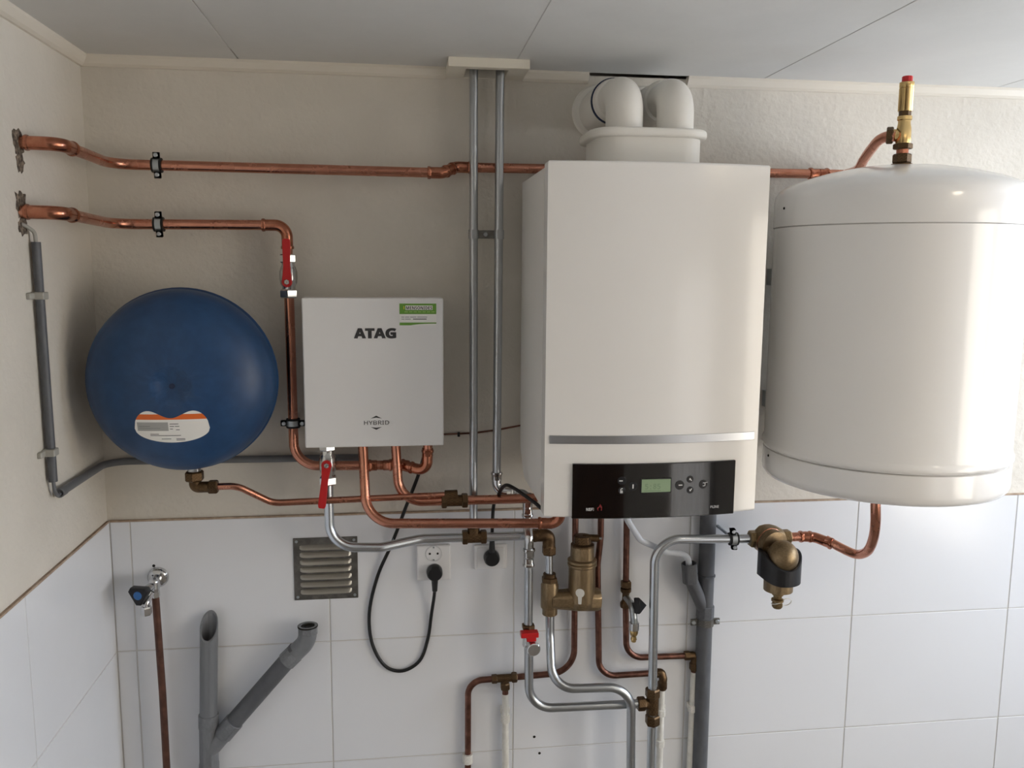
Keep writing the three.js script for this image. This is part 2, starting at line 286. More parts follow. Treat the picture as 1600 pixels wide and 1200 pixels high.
  const cg = new THREE.PlaneGeometry(GLD.x1 - GLD.x0 - 0.02, GLD.y1 - GLD.y0 - 0.02, 120, 1); { const q = cg.attributes.position; for (let i = 0; i < q.count; i++) q.setZ(i, 0.008 * Math.sin(q.getX(i) * 60)); cg.computeVertexNormals(); }
  cg.translate((GLD.x0 + GLD.x1) / 2, (GLD.y0 + GLD.y1) / 2, FZ + 0.02); part(w2, 'curtain', M.curtainThick, cg);
  const d1 = structure('door_1', 'dark brown closed door behind the viewer', 'door');
  part(d1, 'door_leaf', M.wood, box(0.75, 1.6, 0, 2.05, FZ - 0.035, FZ, 0.004)); part(d1, 'door_handle', M.chrome, sweep([V(1.52, 1.05, FZ - 0.035), V(1.52, 1.05, FZ - 0.08), V(1.4, 1.05, FZ - 0.08)], 0.009, 0.015));

  // cornices: back one is cut away over the flue
  const prof = outline([[0, -0.023], [0.006, -0.023], [0.012, -0.018], [0.02, -0.006], [0.02, 0], [0, 0]]);
  const runX = (x0, x1) => { const q = extrude(prof, x1 - x0); q.rotateY(Math.PI / 2); q.scale(1, 1, -1); const pi = q.attributes.position; void pi; q.translate(x0, CY, 0); return flip(q); };
  function flip(q) { const a = q.attributes; for (const k of ['position', 'normal', 'uv']) { const s = a[k].itemSize, arr = a[k].array; for (let i = 0; i < arr.length; i += 3 * s) for (let j = 0; j < s; j++) { const t = arr[i + s + j]; arr[i + s + j] = arr[i + 2 * s + j]; arr[i + 2 * s + j] = t; } } return q; }
  const t1 = structure('trim_1', 'cream cornice along the top of the tiled wall', 'cornice'); part(t1, 'moulding', M.cornice, runX(0, 0.786)); part(t1, 'moulding', M.cornice, runX(0.962, 1.115)); part(t1, 'moulding', M.cornice, runX(1.352, RX));
  const t2 = structure('trim_2', 'cream cornice along the top of the side wall', 'cornice'); const lg = extrude(prof, FZ); lg.translate(0, CY, 0); part(t2, 'moulding', M.cornice, lg);
  const t3 = structure('trim_3', 'thin brown joint line along the top of the tiles', 'trim'); part(t3, 'joint_line', M.caulk, box(0.0065, RX, 1.4985, 1.503, 0, 0.0065, 0.001), box(0, 0.0065, 1.4985, 1.503, 0.0065, FZ, 0.001));
}
{ // flush ceiling lamp mirrored in the boiler's top edge and on the tank shoulder
  const x = 2.08, z = 1.7, o = thing('ceiling_lamp', [x, CY, z], 'flat round ceiling lamp, switched on', 'lamp');
  part(o, 'base', M.frame, collar([x, CY, z], [0, -1, 0], 0.12, 0.02));
  part(o, 'lamp_shade', mat({ color: 0xfff4e0, emissive: new THREE.Color().setRGB(1, 0.86, 0.66), emissiveIntensity: 18, roughness: 0.4 }), rev([x, CY - 0.02, z], [0, -1, 0], [[0.11, 0], [0.108, 0.012], [0.09, 0.022], [0.05, 0.027], [0, 0.028]], 32, 2));
  const l = new THREE.RectAreaLight(new THREE.Color().setRGB(1, 0.86, 0.66), 5, 0.19, 0.19); l.position.set(x, CY - 0.052, z); l.lookAt(x, 0, z); l.name = 'lamp_light'; scene.add(l);
}
{
  const o = thing('ceiling_cover_board', [0.874, 2.512, 0], 'white board under the ceiling with a slot for two zinc pipes', 'board');
  const s = outline([[0.786, 0], [0.962, 0], [0.962, 0.117], [0.786, 0.117]]), h = new THREE.Path(); [[0.826, 0.004], [0.918, 0.004], [0.918, 0.094], [0.826, 0.094]].forEach(([x, y], i) => (i ? h.lineTo(x, y) : h.moveTo(x, y))); h.closePath(); s.holes.push(h);
  const g = extrude(s, CY - 2.515, 0.001, 1); g.rotateX(Math.PI / 2); g.translate(0, CY, 0); part(o, 'board', M.board, metreUV(g));
}
// ------------------------------------------------------------ pipe clamps with rubber lining
function pipeClamp(name, pos, axis, lug, r, label, rodDir) {
  const o = thing(name, pos, label, 'pipe clamp', 'rubber-lined pipe clamps'); const p = V(pos), ax = V(axis).normalize(), lg = V(lug).normalize(), w = 0.021;
  part(o, 'rubber_lining', M.rubber, rev(p.clone().addScaledVector(ax, -w / 2), ax, [[r, 0], [r + 0.0045, 0], [r + 0.005, 0.0035], [r + 0.003, 0.004], [r + 0.003, w - 0.004], [r + 0.005, w - 0.0035], [r + 0.0045, w], [r, w]]));
  part(o, 'band', M.clampSteel, rev(p.clone().addScaledVector(ax, -w / 2 + 0.0045), ax, [[r + 0.0028, 0], [r + 0.0045, 0], [r + 0.0045, w - 0.009], [r + 0.0028, w - 0.009]]));
  for (const s of [-1, 1]) {
    const c = p.clone().addScaledVector(lg, s * (r + 0.0095)), third = ax.clone().cross(lg);
    const b = new RoundedBoxGeometry(0.011, 0.014, 0.013, 2, 0.0012); const m4 = new THREE.Matrix4().makeBasis(third, lg, ax); b.applyMatrix4(m4); b.translate(c.x, c.y, c.z); part(o, 'lug', M.clampSteel, b);
    part(o, 'screw', M.clampSteel, collar(c.clone().addScaledVector(V(rodDir).negate(), 0.004), V(rodDir).negate(), 0.0048, 0.005, 0.001));
  }
  const d = V(rodDir).normalize(), len = Math.abs(d.z) > 0.5 ? p.z - 0.001 : p.x; const st = p.clone().addScaledVector(d, r + 0.004);
  part(o, 'wall_rod', M.clampSteel, sweep([st, p.clone().addScaledVector(d, len)], 0.004, 0));
  return o;
}
// ------------------------------------------------------------ lever ball valve on a vertical pipe
function leverValve(label, x, y0, y1, z, hubY, tipX, tipY, front) {
  const o = thing('ball_valve', [x, y0, z], label, 'valve', 'red lever ball valves'), h = y1 - y0, up = [0, 1, 0];
  part(o, 'valve_body', M.chrome, rev([x, y0, z], up, [[0, h * 0.14], [0.0145, h * 0.14], [0.0145, h * 0.26], [0.0185, h * 0.34], [0.0195, h * 0.45], [0.0195, h * 0.6], [0.0165, h * 0.7], [0.014, h * 0.76], [0.014, h * 0.88], [0, h * 0.88]]));
  part(o, 'union_nut', M.chrome, hexNut([x, y0, z], up, 0.0205, h * 0.2)); part(o, 'union_nut', M.chrome, hexNut([x, y1 - h * 0.2, z], up, 0.019, h * 0.2));
  part(o, 'stem', M.chrome, collar([x, hubY, z], [0, 0, 1], 0.0075, front - z + 0.001));
  const dx = tipX - x, dy = tipY - hubY, L = Math.hypot(dx, dy), a = Math.atan2(dx, dy);
  const s = new THREE.Shape(); s.absarc(0, 0, 0.0115, Math.PI * 0.86, Math.PI * 2.14, false); s.lineTo(0.0075, L * 0.35); s.lineTo(0.0088, L * 0.9); s.quadraticCurveTo(0.0085, L, 0.004, L); s.lineTo(-0.004, L); s.quadraticCurveTo(-0.0085, L, -0.0088, L * 0.9); s.lineTo(-0.0075, L * 0.35); s.closePath();
  const g = extrude(s, 0.0045, 0.0012, 2, 14); g.rotateZ(-a); g.translate(x, hubY, front); const lever = part(o, 'lever', M.red, g);
  part(lever, 'lever_nut', M.chrome, hexNut([x, hubY, front + 0.0045], [0, 0, 1], 0.0058, 0.004));
  return o;
}
// ------------------------------------------------------------ copper pipes at the top
const RC = 0.011;
{
  const o = thing('copper_pipe', [0.4, 2.3, 0.055], 'long upper copper pipe from the side wall behind the boiler to the tank', 'pipe', 'copper heating pipes');
  const a = [[-0.03, 2.307, 0.33], [0.07, 2.306, 0.33], [0.07, 2.304, 0.2]], y = 2.3;
  part(o, 'elbow', M.copperWarm, elbow([0.008, 2.307, 0.33], [0.068, 2.306, 0.33], [0.069, 2.305, 0.272], RC, 0.026));
  part(o, 'straight_pipe', M.copper, sweep([V(-0.03, 2.307, 0.33), V(0.012, 2.307, 0.33)], RC, 0));
  part(o, 'bent_pipe', M.copper, sweep([V(0.069, 2.305, 0.276), V(0.069, 2.302, 0.056), V(0.748, 2.298, 0.055)], RC, 0.052, { steps: 14 }));
  part(o, 'offset_fitting', M.copperWarm, sweep([V(0.742, 2.298, 0.055), V(0.776, 2.298, 0.055), V(0.806, 2.314, 0.033), V(0.842, 2.314, 0.03)], RC + 0.0018, 0.024, { caps: false }), bead([0.742, 2.298, 0.055], [1, 0, 0], RC), bead([0.786, 2.3035, 0.0475], dirOf([0.786, 2.3035, 0.0475], [0.776, 2.298, 0.055]), RC, 0.008), bead([0.842, 2.314, 0.03], [-1, 0, 0], RC), bead([0.796, 2.3085, 0.0405], dirOf([0.776, 2.298, 0.055], [0.806, 2.314, 0.033]), RC, 0.008));
  part(o, 'straight_pipe', M.copper, sweep([V(0.838, 2.314, 0.03), V(1.752, 2.317, 0.03)], RC, 0));
  part(o, 'coupling', M.copperWarm, bead([1.655, 2.317, 0.03], [1, 0, 0], RC, 0.022), bead([1.702, 2.317, 0.03], [-1, 0, 0], RC, 0.022));
  pipeClamp('pipe_clamp', [0.163, 2.3015, 0.0555], [1, -0.005, 0], [0, 1, 0.12], RC, 'rubber-lined clamp on the upper copper pipe near the corner', [0, 0, -1]);
}
{
  const o = thing('copper_pipe', [0.3, 2.176, 0.055], 'copper pipe from the side wall to the upper red-lever valve', 'pipe', 'copper heating pipes');
  part(o, 'elbow', M.copperWarm, elbow([0.008, 2.183, 0.348], [0.068, 2.182, 0.348], [0.068, 2.181, 0.29], RC, 0.026));
  part(o, 'straight_pipe', M.copper, sweep([V(-0.03, 2.183, 0.348), V(0.012, 2.183, 0.348)], RC, 0));
  part(o, 'bent_pipe', M.copper, sweep([V(0.068, 2.181, 0.294), V(0.067, 2.176, 0.056), V(0.386, 2.178, 0.055)], RC, 0.052, { steps: 14 }));
  part(o, 'elbow', M.copperWarm, elbow([0.378, 2.178, 0.055], [0.431, 2.178, 0.055], [0.4315, 2.126, 0.055], RC, 0.032));
  part(o, 'straight_pipe', M.copper, sweep([V(0.4315, 2.13, 0.055), V(0.4318, 2.1, 0.055)], RC, 0));
  pipeClamp('pipe_clamp', [0.161, 2.1763, 0.0555], [1, 0.006, 0], [0, 1, 0.12], RC, 'rubber-lined clamp on the lower of the two corner pipes', [0, 0, -1]);
  leverValve('upper ball valve with a red lever pointing up', 0.432, 2.018, 2.115, 0.055, 2.054, 0.433, 2.148, 0.083);
  const q = thing('copper_pipe', [0.433, 1.63, 0.055], 'copper pipe running down beside the blue vessel and under the white unit', 'pipe', 'copper heating pipes');
  part(q, 'bent_pipe', M.copper, sweep([V(0.432, 2.03, 0.055), V(0.433, 1.634, 0.055), V(0.628, 1.632, 0.06)], RC, 0.055, { steps: 14 }));
  part(q, 'coupling', M.copperWarm, bead([0.6, 1.632, 0.06], [1, 0, 0], RC, 0.02), bead([0.655, 1.632, 0.06], [-1, 0, 0], RC, 0.02));
  part(q, 'straight_pipe', M.copperWarm, sweep([V(0.628, 1.632, 0.06), V(0.684, 1.632, 0.06), V(0.704, 1.626, 0.075)], RC, 0.02));
  part(q, 'elbow', M.copperWarm, sweep([V(0.676, 1.632, 0.06), V(0.69, 1.629, 0.066), V(0.735, 1.62, 0.08), V(0.737, 1.675, 0.083)], RC + 0.0016, 0.02, { caps: false }), bead([0.676, 1.632, 0.06], [1, -0.1, 0.2], RC), bead([0.697, 1.6275, 0.068], [1, -0.2, 0.3], RC, 0.01), bead([0.737, 1.672, 0.083], [0, -1, 0], RC, 0.014));
  part(q, 'straight_pipe', M.copper, sweep([V(0.737, 1.668, 0.083), V(0.738, 1.7, 0.085)], RC, 0));
  pipeClamp('pipe_clamp', [0.433, 1.734, 0.055], [0, 1, 0], [1, 0, 0.1], RC, 'rubber-lined clamp on the vertical pipe beside the white unit', [0, 0, -1]);
}
// ------------------------------------------------------------ blue expansion vessel
const VX = 0.223, VY = 1.849;
{
  const o = thing('expansion_vessel', [VX, 1.658, 0.15], 'round blue expansion vessel with a white and orange sticker', 'vessel');
  const dome = [[0.191, 0.165], [0.189, 0.182], [0.183, 0.199], [0.172, 0.214], [0.155, 0.228], [0.13, 0.242], [0.1, 0.252], [0.07, 0.2585], [0.043, 0.2625]];
  const zAt = (r) => { for (let i = 0; i < dome.length - 1; i++) if (r <= dome[i][0] && r >= dome[i + 1][0]) { const t = (r - dome[i + 1][0]) / (dome[i][0] - dome[i + 1][0]); return dome[i + 1][1] + t * (dome[i][1] - dome[i + 1][1]); } return 0.2625; };
  part(o, 'shell', M.blue, rev([VX, VY, 0], [0, 0, 1], [[0, 0.03], [0.06, 0.034], [0.12, 0.05], [0.165, 0.08], [0.186, 0.115], [0.191, 0.138], [0.191, 0.146], [0.1935, 0.148], [0.1945, 0.152], [0.1935, 0.156], [0.191, 0.158], ...dome, [0.039, 0.2628], [0.034, 0.2615], [0.026, 0.256], [0.016, 0.2525], [0, 0.2515]], 72, 1.2));
  part(o, 'valve_cap', M.blueDark, collar([VX, VY, 0.2505], [0, 0, 1], 0.0055, 0.005));
  part(o, 'wall_bracket', M.clampSteel, box(VX - 0.02, VX + 0.02, VY + 0.05, VY + 0.15, 0, 0.004), box(VX - 0.02, VX + 0.02, VY + 0.12, VY + 0.124, 0, 0.07));
  part(o, 'connection_stub', M.zinc, collar([0.234, 1.645, 0.15], [0, 1, 0], 0.0135, 0.03));
  // sticker that follows the dome
  const NX = 56, NY = 16, pos = [], uv = [], idx = [], wdt = 0.146;
  for (let i = 0; i <= NX; i++) for (let j = 0; j <= NY; j++) {
    const u = i / NX, s = 2 * u - 1, e = Math.sqrt(Math.max(0, 1 - s ** 2));
    const q = Math.abs(s), k = Math.min(1, q / 0.6), top = q <= 0.6 ? -0.064 + 0.015 * k * k * (3 - 2 * k) : -0.049 - 0.037 * (1 - Math.sqrt(Math.max(0, 1 - ((q - 0.6) / 0.4) ** 2))), bot = -0.086 - 0.03 * e;
    const v = j / NY, y = Math.abs(s) === 1 ? -0.086 : bot + (Math.max(top, bot) - bot) * v, x = s * wdt / 2 - 0.004;
    pos.push(VX + x, VY + y, zAt(Math.hypot(x, y)) + 0.0009); uv.push(u, (y + 0.118) / 0.07);
    if (i < NX && j < NY) { const a = i * (NY + 1) + j, b = a + NY + 1; idx.push(a, b, a + 1, a + 1, b, b + 1); }
  }
  const g = new THREE.BufferGeometry(); g.setAttribute('position', new THREE.Float32BufferAttribute(pos, 3)); g.setAttribute('uv', new THREE.Float32BufferAttribute(uv, 2)); g.setIndex(idx); g.computeVertexNormals();
  const sm = canvasMat(1024, 460, (c, w, h) => {
    c.fillStyle = '#f1f0ec'; c.fillRect(0, 0, w, h); c.fillStyle = '#e8702c'; c.fillRect(0, 50, w, 74);
    c.fillStyle = '#a9aaa8'; c.fillRect(40, 160, 430, 120); c.fillStyle = '#6d6f70'; c.fillRect(60, 214, 160, 5); c.fillRect(60, 240, 300, 4);
    c.fillStyle = '#55585c'; c.font = 'bold 26px sans-serif'; for (const [x, y, l] of [[490, 180, 120], [490, 214, 60], [560, 214, 60], [490, 250, 40], [570, 262, 50], [210, 322, 120], [210, 342, 420], [360, 390, 130], [560, 390, 120], [560, 408, 120]]) { c.fillRect(x, y, l, 9); }
  });
  labelled(part(o, 'sticker', sm, g), 'white sticker with an orange band');
  // brass elbow below and thin copper pipe to the brass tee
  const q = thing('copper_pipe', [0.3, 1.565, 0.12], 'thin copper pipe from the blue vessel to the brass coupling', 'pipe', 'copper heating pipes');
  part(q, 'brass_elbow', M.brassOld, hexNut([0.234, 1.628, 0.15], [0, 1, 0], 0.02, 0.022), sweep([V(0.234, 1.632, 0.15), V(0.234, 1.614, 0.15), V(0.27, 1.614, 0.15)], 0.012, 0.008), hexNut([0.262, 1.614, 0.15], [1, 0, 0], 0.0155, 0.02));
  part(q, 'bent_pipe', M.copper, sweep([V(0.27, 1.614, 0.15), V(0.322, 1.6145, 0.15), V(0.392, 1.5655, 0.12), V(0.78, 1.5655, 0.092)], 0.0075, 0.05, { steps: 12 }));
}
// ------------------------------------------------------------ grey conduit, cable and clips
{
  const o = thing('conduit', [0.3, 1.642, 0.012], 'grey conduit along the wall behind the blue vessel', 'conduit', 'grey conduits');
  part(o, 'tube', M.conduit, sweep([V(0.013, 1.646, 0.29), V(0.013, 1.644, 0.012), V(0.585, 1.641, 0.012)], 0.0082, 0.05, { steps: 14 }));
  part(o, 'open_end', M.conduit, hollow([0.013, 1.646, 0.272], [0.013, 1.646, 0.2955], 0.0096, 0.0066, 0.02));
  const v = thing('conduit', [0.012, 1.675, 0.318], 'grey vertical conduit on the side wall', 'conduit', 'grey conduits');
  part(v, 'tube', M.pvcDark, sweep([V(0.012, 2.13, 0.321), V(0.012, 1.675, 0.317)], 0.008, 0));
  for (const y of [2.031, 1.733]) {
    const c = thing('conduit_clip', [0.004, y, 0.32], y > 2 ? 'upper beige clip holding the vertical conduit' : 'lower beige clip holding the vertical conduit', 'clip', 'conduit clips');
    part(c, 'clip_body', M.clipGrey, box(0, 0.023, y - 0.007, y + 0.007, 0.3075, 0.3315, 0.002)); part(c, 'fixing_tab', M.clipGrey, box(0, 0.008, y - 0.006, y + 0.006, 0.331, 0.352, 0.002));
  }
  const w = thing('wire', [0.01, 1.64, 0.3], 'thin beige wire leaving both ends of the vertical conduit', 'wire');
  part(w, 'upper_end', M.clipGrey, sweep([V(-0.01, 2.166, 0.352), V(0.006, 2.158, 0.345), V(0.012, 2.148, 0.324), V(0.012, 2.125, 0.321)], 0.0035, 0.012));
  part(w, 'lower_end', M.conduit, sweep([V(0.012, 1.68, 0.317), V(0.012, 1.655, 0.314), V(0.013, 1.642, 0.302), V(0.013, 1.645, 0.285)], 0.0035, 0.012));
  const n = thing('wire', [0.85, 1.69, 0.004], 'thin brown wire crossing the wall behind the zinc pipes', 'wire');
  part(n, 'strand', M.copperOld, sweep([V(0.6, 1.69, 0.004), V(0.773, 1.691, 0.004), V(0.851, 1.693, 0.004), V(0.909, 1.7, 0.004), V(1.0, 1.716, 0.004)], 0.0022, 0.05, { seg: 8 }));
  part(n, 'nail_clip', M.rubber, box(0.811, 0.817, 1.685, 1.696, 0, 0.009, 0.0015));
}
// ------------------------------------------------------------ white hybrid unit
{
  const o = thing('hybrid_unit', [0.62, 1.695, 0], 'white square unit with dark lettering and a green sticker', 'heating unit');
  part(o, 'casing', M.unitWhite, box(0.474, 0.766, 1.699, 2.018, 0, 0.132, 0.003));
  const cover = part(o, 'front_cover', M.unitWhite, box(0.469, 0.771, 1.695, 2.022, 0.1, 0.15, 0.0035));
  labelled(part(cover, 'lettering', M.printGrey, letters('ATAG', 0.578, 0.669, 1.9345, 1.957, 0.1498, 0.0012, font, 0.05)), 'dark grey raised brand lettering');
  const tri = (y, s) => extrude(outline(s > 0 ? [[0.611, y], [0.623, y + 0.0062], [0.635, y], [0.623, y + 0.0018]] : [[0.611, y], [0.623, y - 0.0018], [0.635, y], [0.623, y - 0.0062]]), 0.0008).translate(0, 0, 0.1498);
  labelled(part(cover, 'emblem', M.printGrey, letters('HYBRID', 0.5965, 0.651, 1.7445, 1.7535, 0.1498, 0.0008, fontThin), tri(1.7585, 1), tri(1.7395, -1)), 'thin lettering between two arrow heads');
  const st = canvasMat(512, 300, (c, w, h) => {
    c.fillStyle = '#f0f0ee'; c.fillRect(0, 0, w, h); c.fillStyle = '#6a9f3d'; c.fillRect(0, 0, w, 145); c.fillStyle = '#e3d34a'; c.fillRect(56, 34, 12, 44); c.fillStyle = '#f2f2ee'; c.fillRect(84, 26, 376, 62);
    c.fillStyle = '#14161c'; c.font = 'bold 62px sans-serif'; c.textBaseline = 'middle'; c.fillText('MENSONIDES', 88, 60, 368);
    c.fillStyle = '#b9d489'; for (let x = 70; x < 460; x += 62) c.fillRect(x, 110, 48, 9);
    c.fillStyle = '#84868c'; for (const [x, y, l] of [[26, 182, 40], [76, 182, 60], [144, 182, 90], [244, 182, 140], [26, 210, 40], [76, 210, 80]]) c.fillRect(x, y, l, 9); c.fillStyle = '#3c3e46'; c.fillRect(186, 209, 190, 11);
    c.fillStyle = '#6a9f3d'; c.beginPath(); c.moveTo(0, 262); c.lineTo(w, 262); c.lineTo(w, 278); c.quadraticCurveTo(w * 0.55, 276, w * 0.3, h); c.lineTo(0, h); c.fill();
  });
  const sg = new THREE.PlaneGeometry(0.0795, 0.047); sg.translate(0.716, 1.9865, 0.1506);
  labelled(part(cover, 'sticker', st, sg), 'green and white installer sticker');
  leverValve('lower ball valve with a red lever hanging under the white unit', 0.512, 1.6, 1.698, 0.1, 1.651, 0.499, 1.553, 0.128);
}
// ------------------------------------------------------------ pipes below the white unit
{
  const o = thing('copper_pipe', [0.596, 1.51, 0.13], 'copper pipe curving from the white unit to the boiler, lower and longer', 'pipe', 'copper heating pipes');
  part(o, 'bent_pipe', M.copper, sweep([V(0.59, 1.71, 0.1), V(0.592, 1.66, 0.105), V(0.597, 1.515, 0.13), V(0.99, 1.511, 0.158)], RC, [0.05, 0.066], { steps: 16 }));
  part(o, 'elbow', M.copperWarm, sweep([V(0.985, 1.511, 0.157), V(1.032, 1.511, 0.165), V(1.034, 1.57, 0.18)], RC + 0.0016, 0.028, { caps: false }), bead([0.985, 1.511, 0.157], [1, 0, 0.07], RC));
  part(o, 'straight_pipe', M.copper, sweep([V(1.034, 1.55, 0.175), V(1.034, 1.62, 0.19)], RC, 0));
  const d = thing('copper_pipe', [0.671, 1.55, 0.09], 'copper pipe from the white unit into the brass coupling, upper and shorter', 'pipe', 'copper heating pipes');
  part(d, 'bent_pipe', M.copper, sweep([V(0.663, 1.71, 0.09), V(0.665, 1.67, 0.09), V(0.671, 1.551, 0.09), V(1.0, 1.551, 0.09), V(1.01, 1.62, 0.1)], RC, [0.05, 0.058, 0.025], { steps: 16 }));
  part(d, 'brass_tee', M.brassOld, hexNut([0.768, 1.551, 0.09], [1, 0, 0], 0.0175, 0.012), rev([0.775, 1.551, 0.09], [1, 0, 0], [[0, 0], [0.0135, 0], [0.0135, 0.05], [0, 0.05]]), hexNut([0.815, 1.551, 0.09], [1, 0, 0], 0.0175, 0.014), collar([0.775, 1.5655, 0.092], [1, 0, 0], 0.0115, 0.03));
  const f = thing('steel_pipe', [0.513, 1.455, 0.1], 'bright steel pipe curving from the red-lever valve along under the copper pipes', 'pipe', 'bright steel pipes');
  part(f, 'bent_pipe', M.steel, sweep([V(0.512, 1.61, 0.1), V(0.513, 1.452, 0.1), V(0.63, 1.446, 0.095), V(0.72, 1.454, 0.066), V(1.0, 1.451, 0.06)], RC, [0.062, 0.05, 0.08], { steps: 16 }));
  part(f, 'brass_tee', M.brassOld, hexNut([0.818, 1.4535, 0.063], [1, 0, 0], 0.0178, 0.013), collar([0.828, 1.453, 0.062], [1, 0, 0], 0.0145, 0.04), hexNut([0.862, 1.453, 0.062], [1, 0, 0], 0.0172, 0.014), collar([0.845, 1.453, 0.0615], [0, 1, 0], 0.0145, 0.024));
  part(f, 'brass_elbow', M.brassOld, hexNut([0.982, 1.451, 0.06], [1, 0, 0], 0.0165, 0.016), sweep([V(0.992, 1.451, 0.06), V(1.027, 1.451, 0.06), V(1.028, 1.42, 0.06)], 0.0155, 0.012), hexNut([1.028, 1.402, 0.06], [0, 1, 0], 0.0175, 0.022));
  part(f, 'straight_pipe', M.steel, sweep([V(1.028, 1.41, 0.06), V(1.03, 1.33, 0.06)], 0.0095, 0));
}
// ------------------------------------------------------------ two zinc pipes from the ceiling
{
  const o = thing('zinc_pipe', [0.845, 1.457, 0.06], 'zinc pipe straight from the ceiling board down to the brass tee', 'pipe', 'zinc ceiling pipes');
  part(o, 'tube', M.zinc, sweep([V(0.845, 2.57, 0.06), V(0.845, 1.46, 0.0615)], 0.0095, 0));
  const q = thing('zinc_pipe', [0.9, 1.56, 0.06], 'zinc pipe from the ceiling board ending in a chrome elbow', 'pipe', 'zinc ceiling pipes');
  part(q, 'tube', M.zinc, sweep([V(0.904, 2.57, 0.06), V(0.9, 1.6, 0.06)], 0.0098, 0));
  part(q, 'elbow', M.chrome, sweep([V(0.9, 1.607, 0.06), V(0.9, 1.562, 0.06), V(0.945, 1.56, 0.07)], 0.0115, 0.026, { caps: false }), bead([0.9, 1.609, 0.06], [0, -1, 0], 0.0105), bead([0.942, 1.56, 0.069], [-1, 0, -0.2], 0.0105));
  part(q, 'straight_pipe', M.zinc, sweep([V(0.935, 1.56, 0.067), V(0.97, 1.56, 0.08), V(0.971, 1.53, 0.082)], 0.0098, 0.018));
  const b = thing('pipe_bracket', [0.875, 2.163, 0.04], 'flat zinc bracket tying the two ceiling pipes together', 'bracket');
  part(b, 'strap', M.galvDull, box(0.855, 0.893, 2.154, 2.172, 0.058, 0.062, 0.001)); for (const x of [0.845, 0.9026]) part(b, 'ring', M.zinc, rev([x, 2.153, 0.06], [0, 1, 0], [[0.0098, 0], [0.0118, 0], [0.0118, 0.02], [0.0098, 0.02]]));
  part(b, 'screw', M.clampSteel, collar([0.872, 2.163, 0.061], [0, 0, 1], 0.005, 0.004)); part(b, 'wall_rod', M.clampSteel, sweep([V(0.872, 2.163, 0.06), V(0.872, 2.163, 0)], 0.004, 0));
}
// ------------------------------------------------------------ boiler
const BX0 = 0.957, BX1 = 1.396, BY0 = 1.597, BY1 = 2.29, BZE = 0.394, BOW = 0.021, BXM = (BX0 + BX1) / 2, BH = (BX1 - BX0) / 2;
const bowZ = (x) => BZE + BOW * (1 - ((x - BXM) / BH) ** 2);
function bowSlab(x0, x1, y0, y1, back, proud, bevel, segs = 3, crease = 0.2) {              // slab that follows the bowed front
  const pts = []; for (let i = 0; i <= 36; i++) { const x = x0 + (x1 - x0) * i / 36; pts.push([x, -(bowZ(x) + proud)]); }
  const bk = []; for (let i = 36; i >= 0; i--) { const x = x0 + (x1 - x0) * i / 36; bk.push([x, typeof back === 'number' && back > 0 ? -back : -(bowZ(x) - 0.003)]); }
  const g = extrude(outline([...pts, ...bk]), y1 - y0, bevel, segs); g.rotateX(-Math.PI / 2); g.translate(0, y0, 0); return toCreasedNormals(g, crease);
}
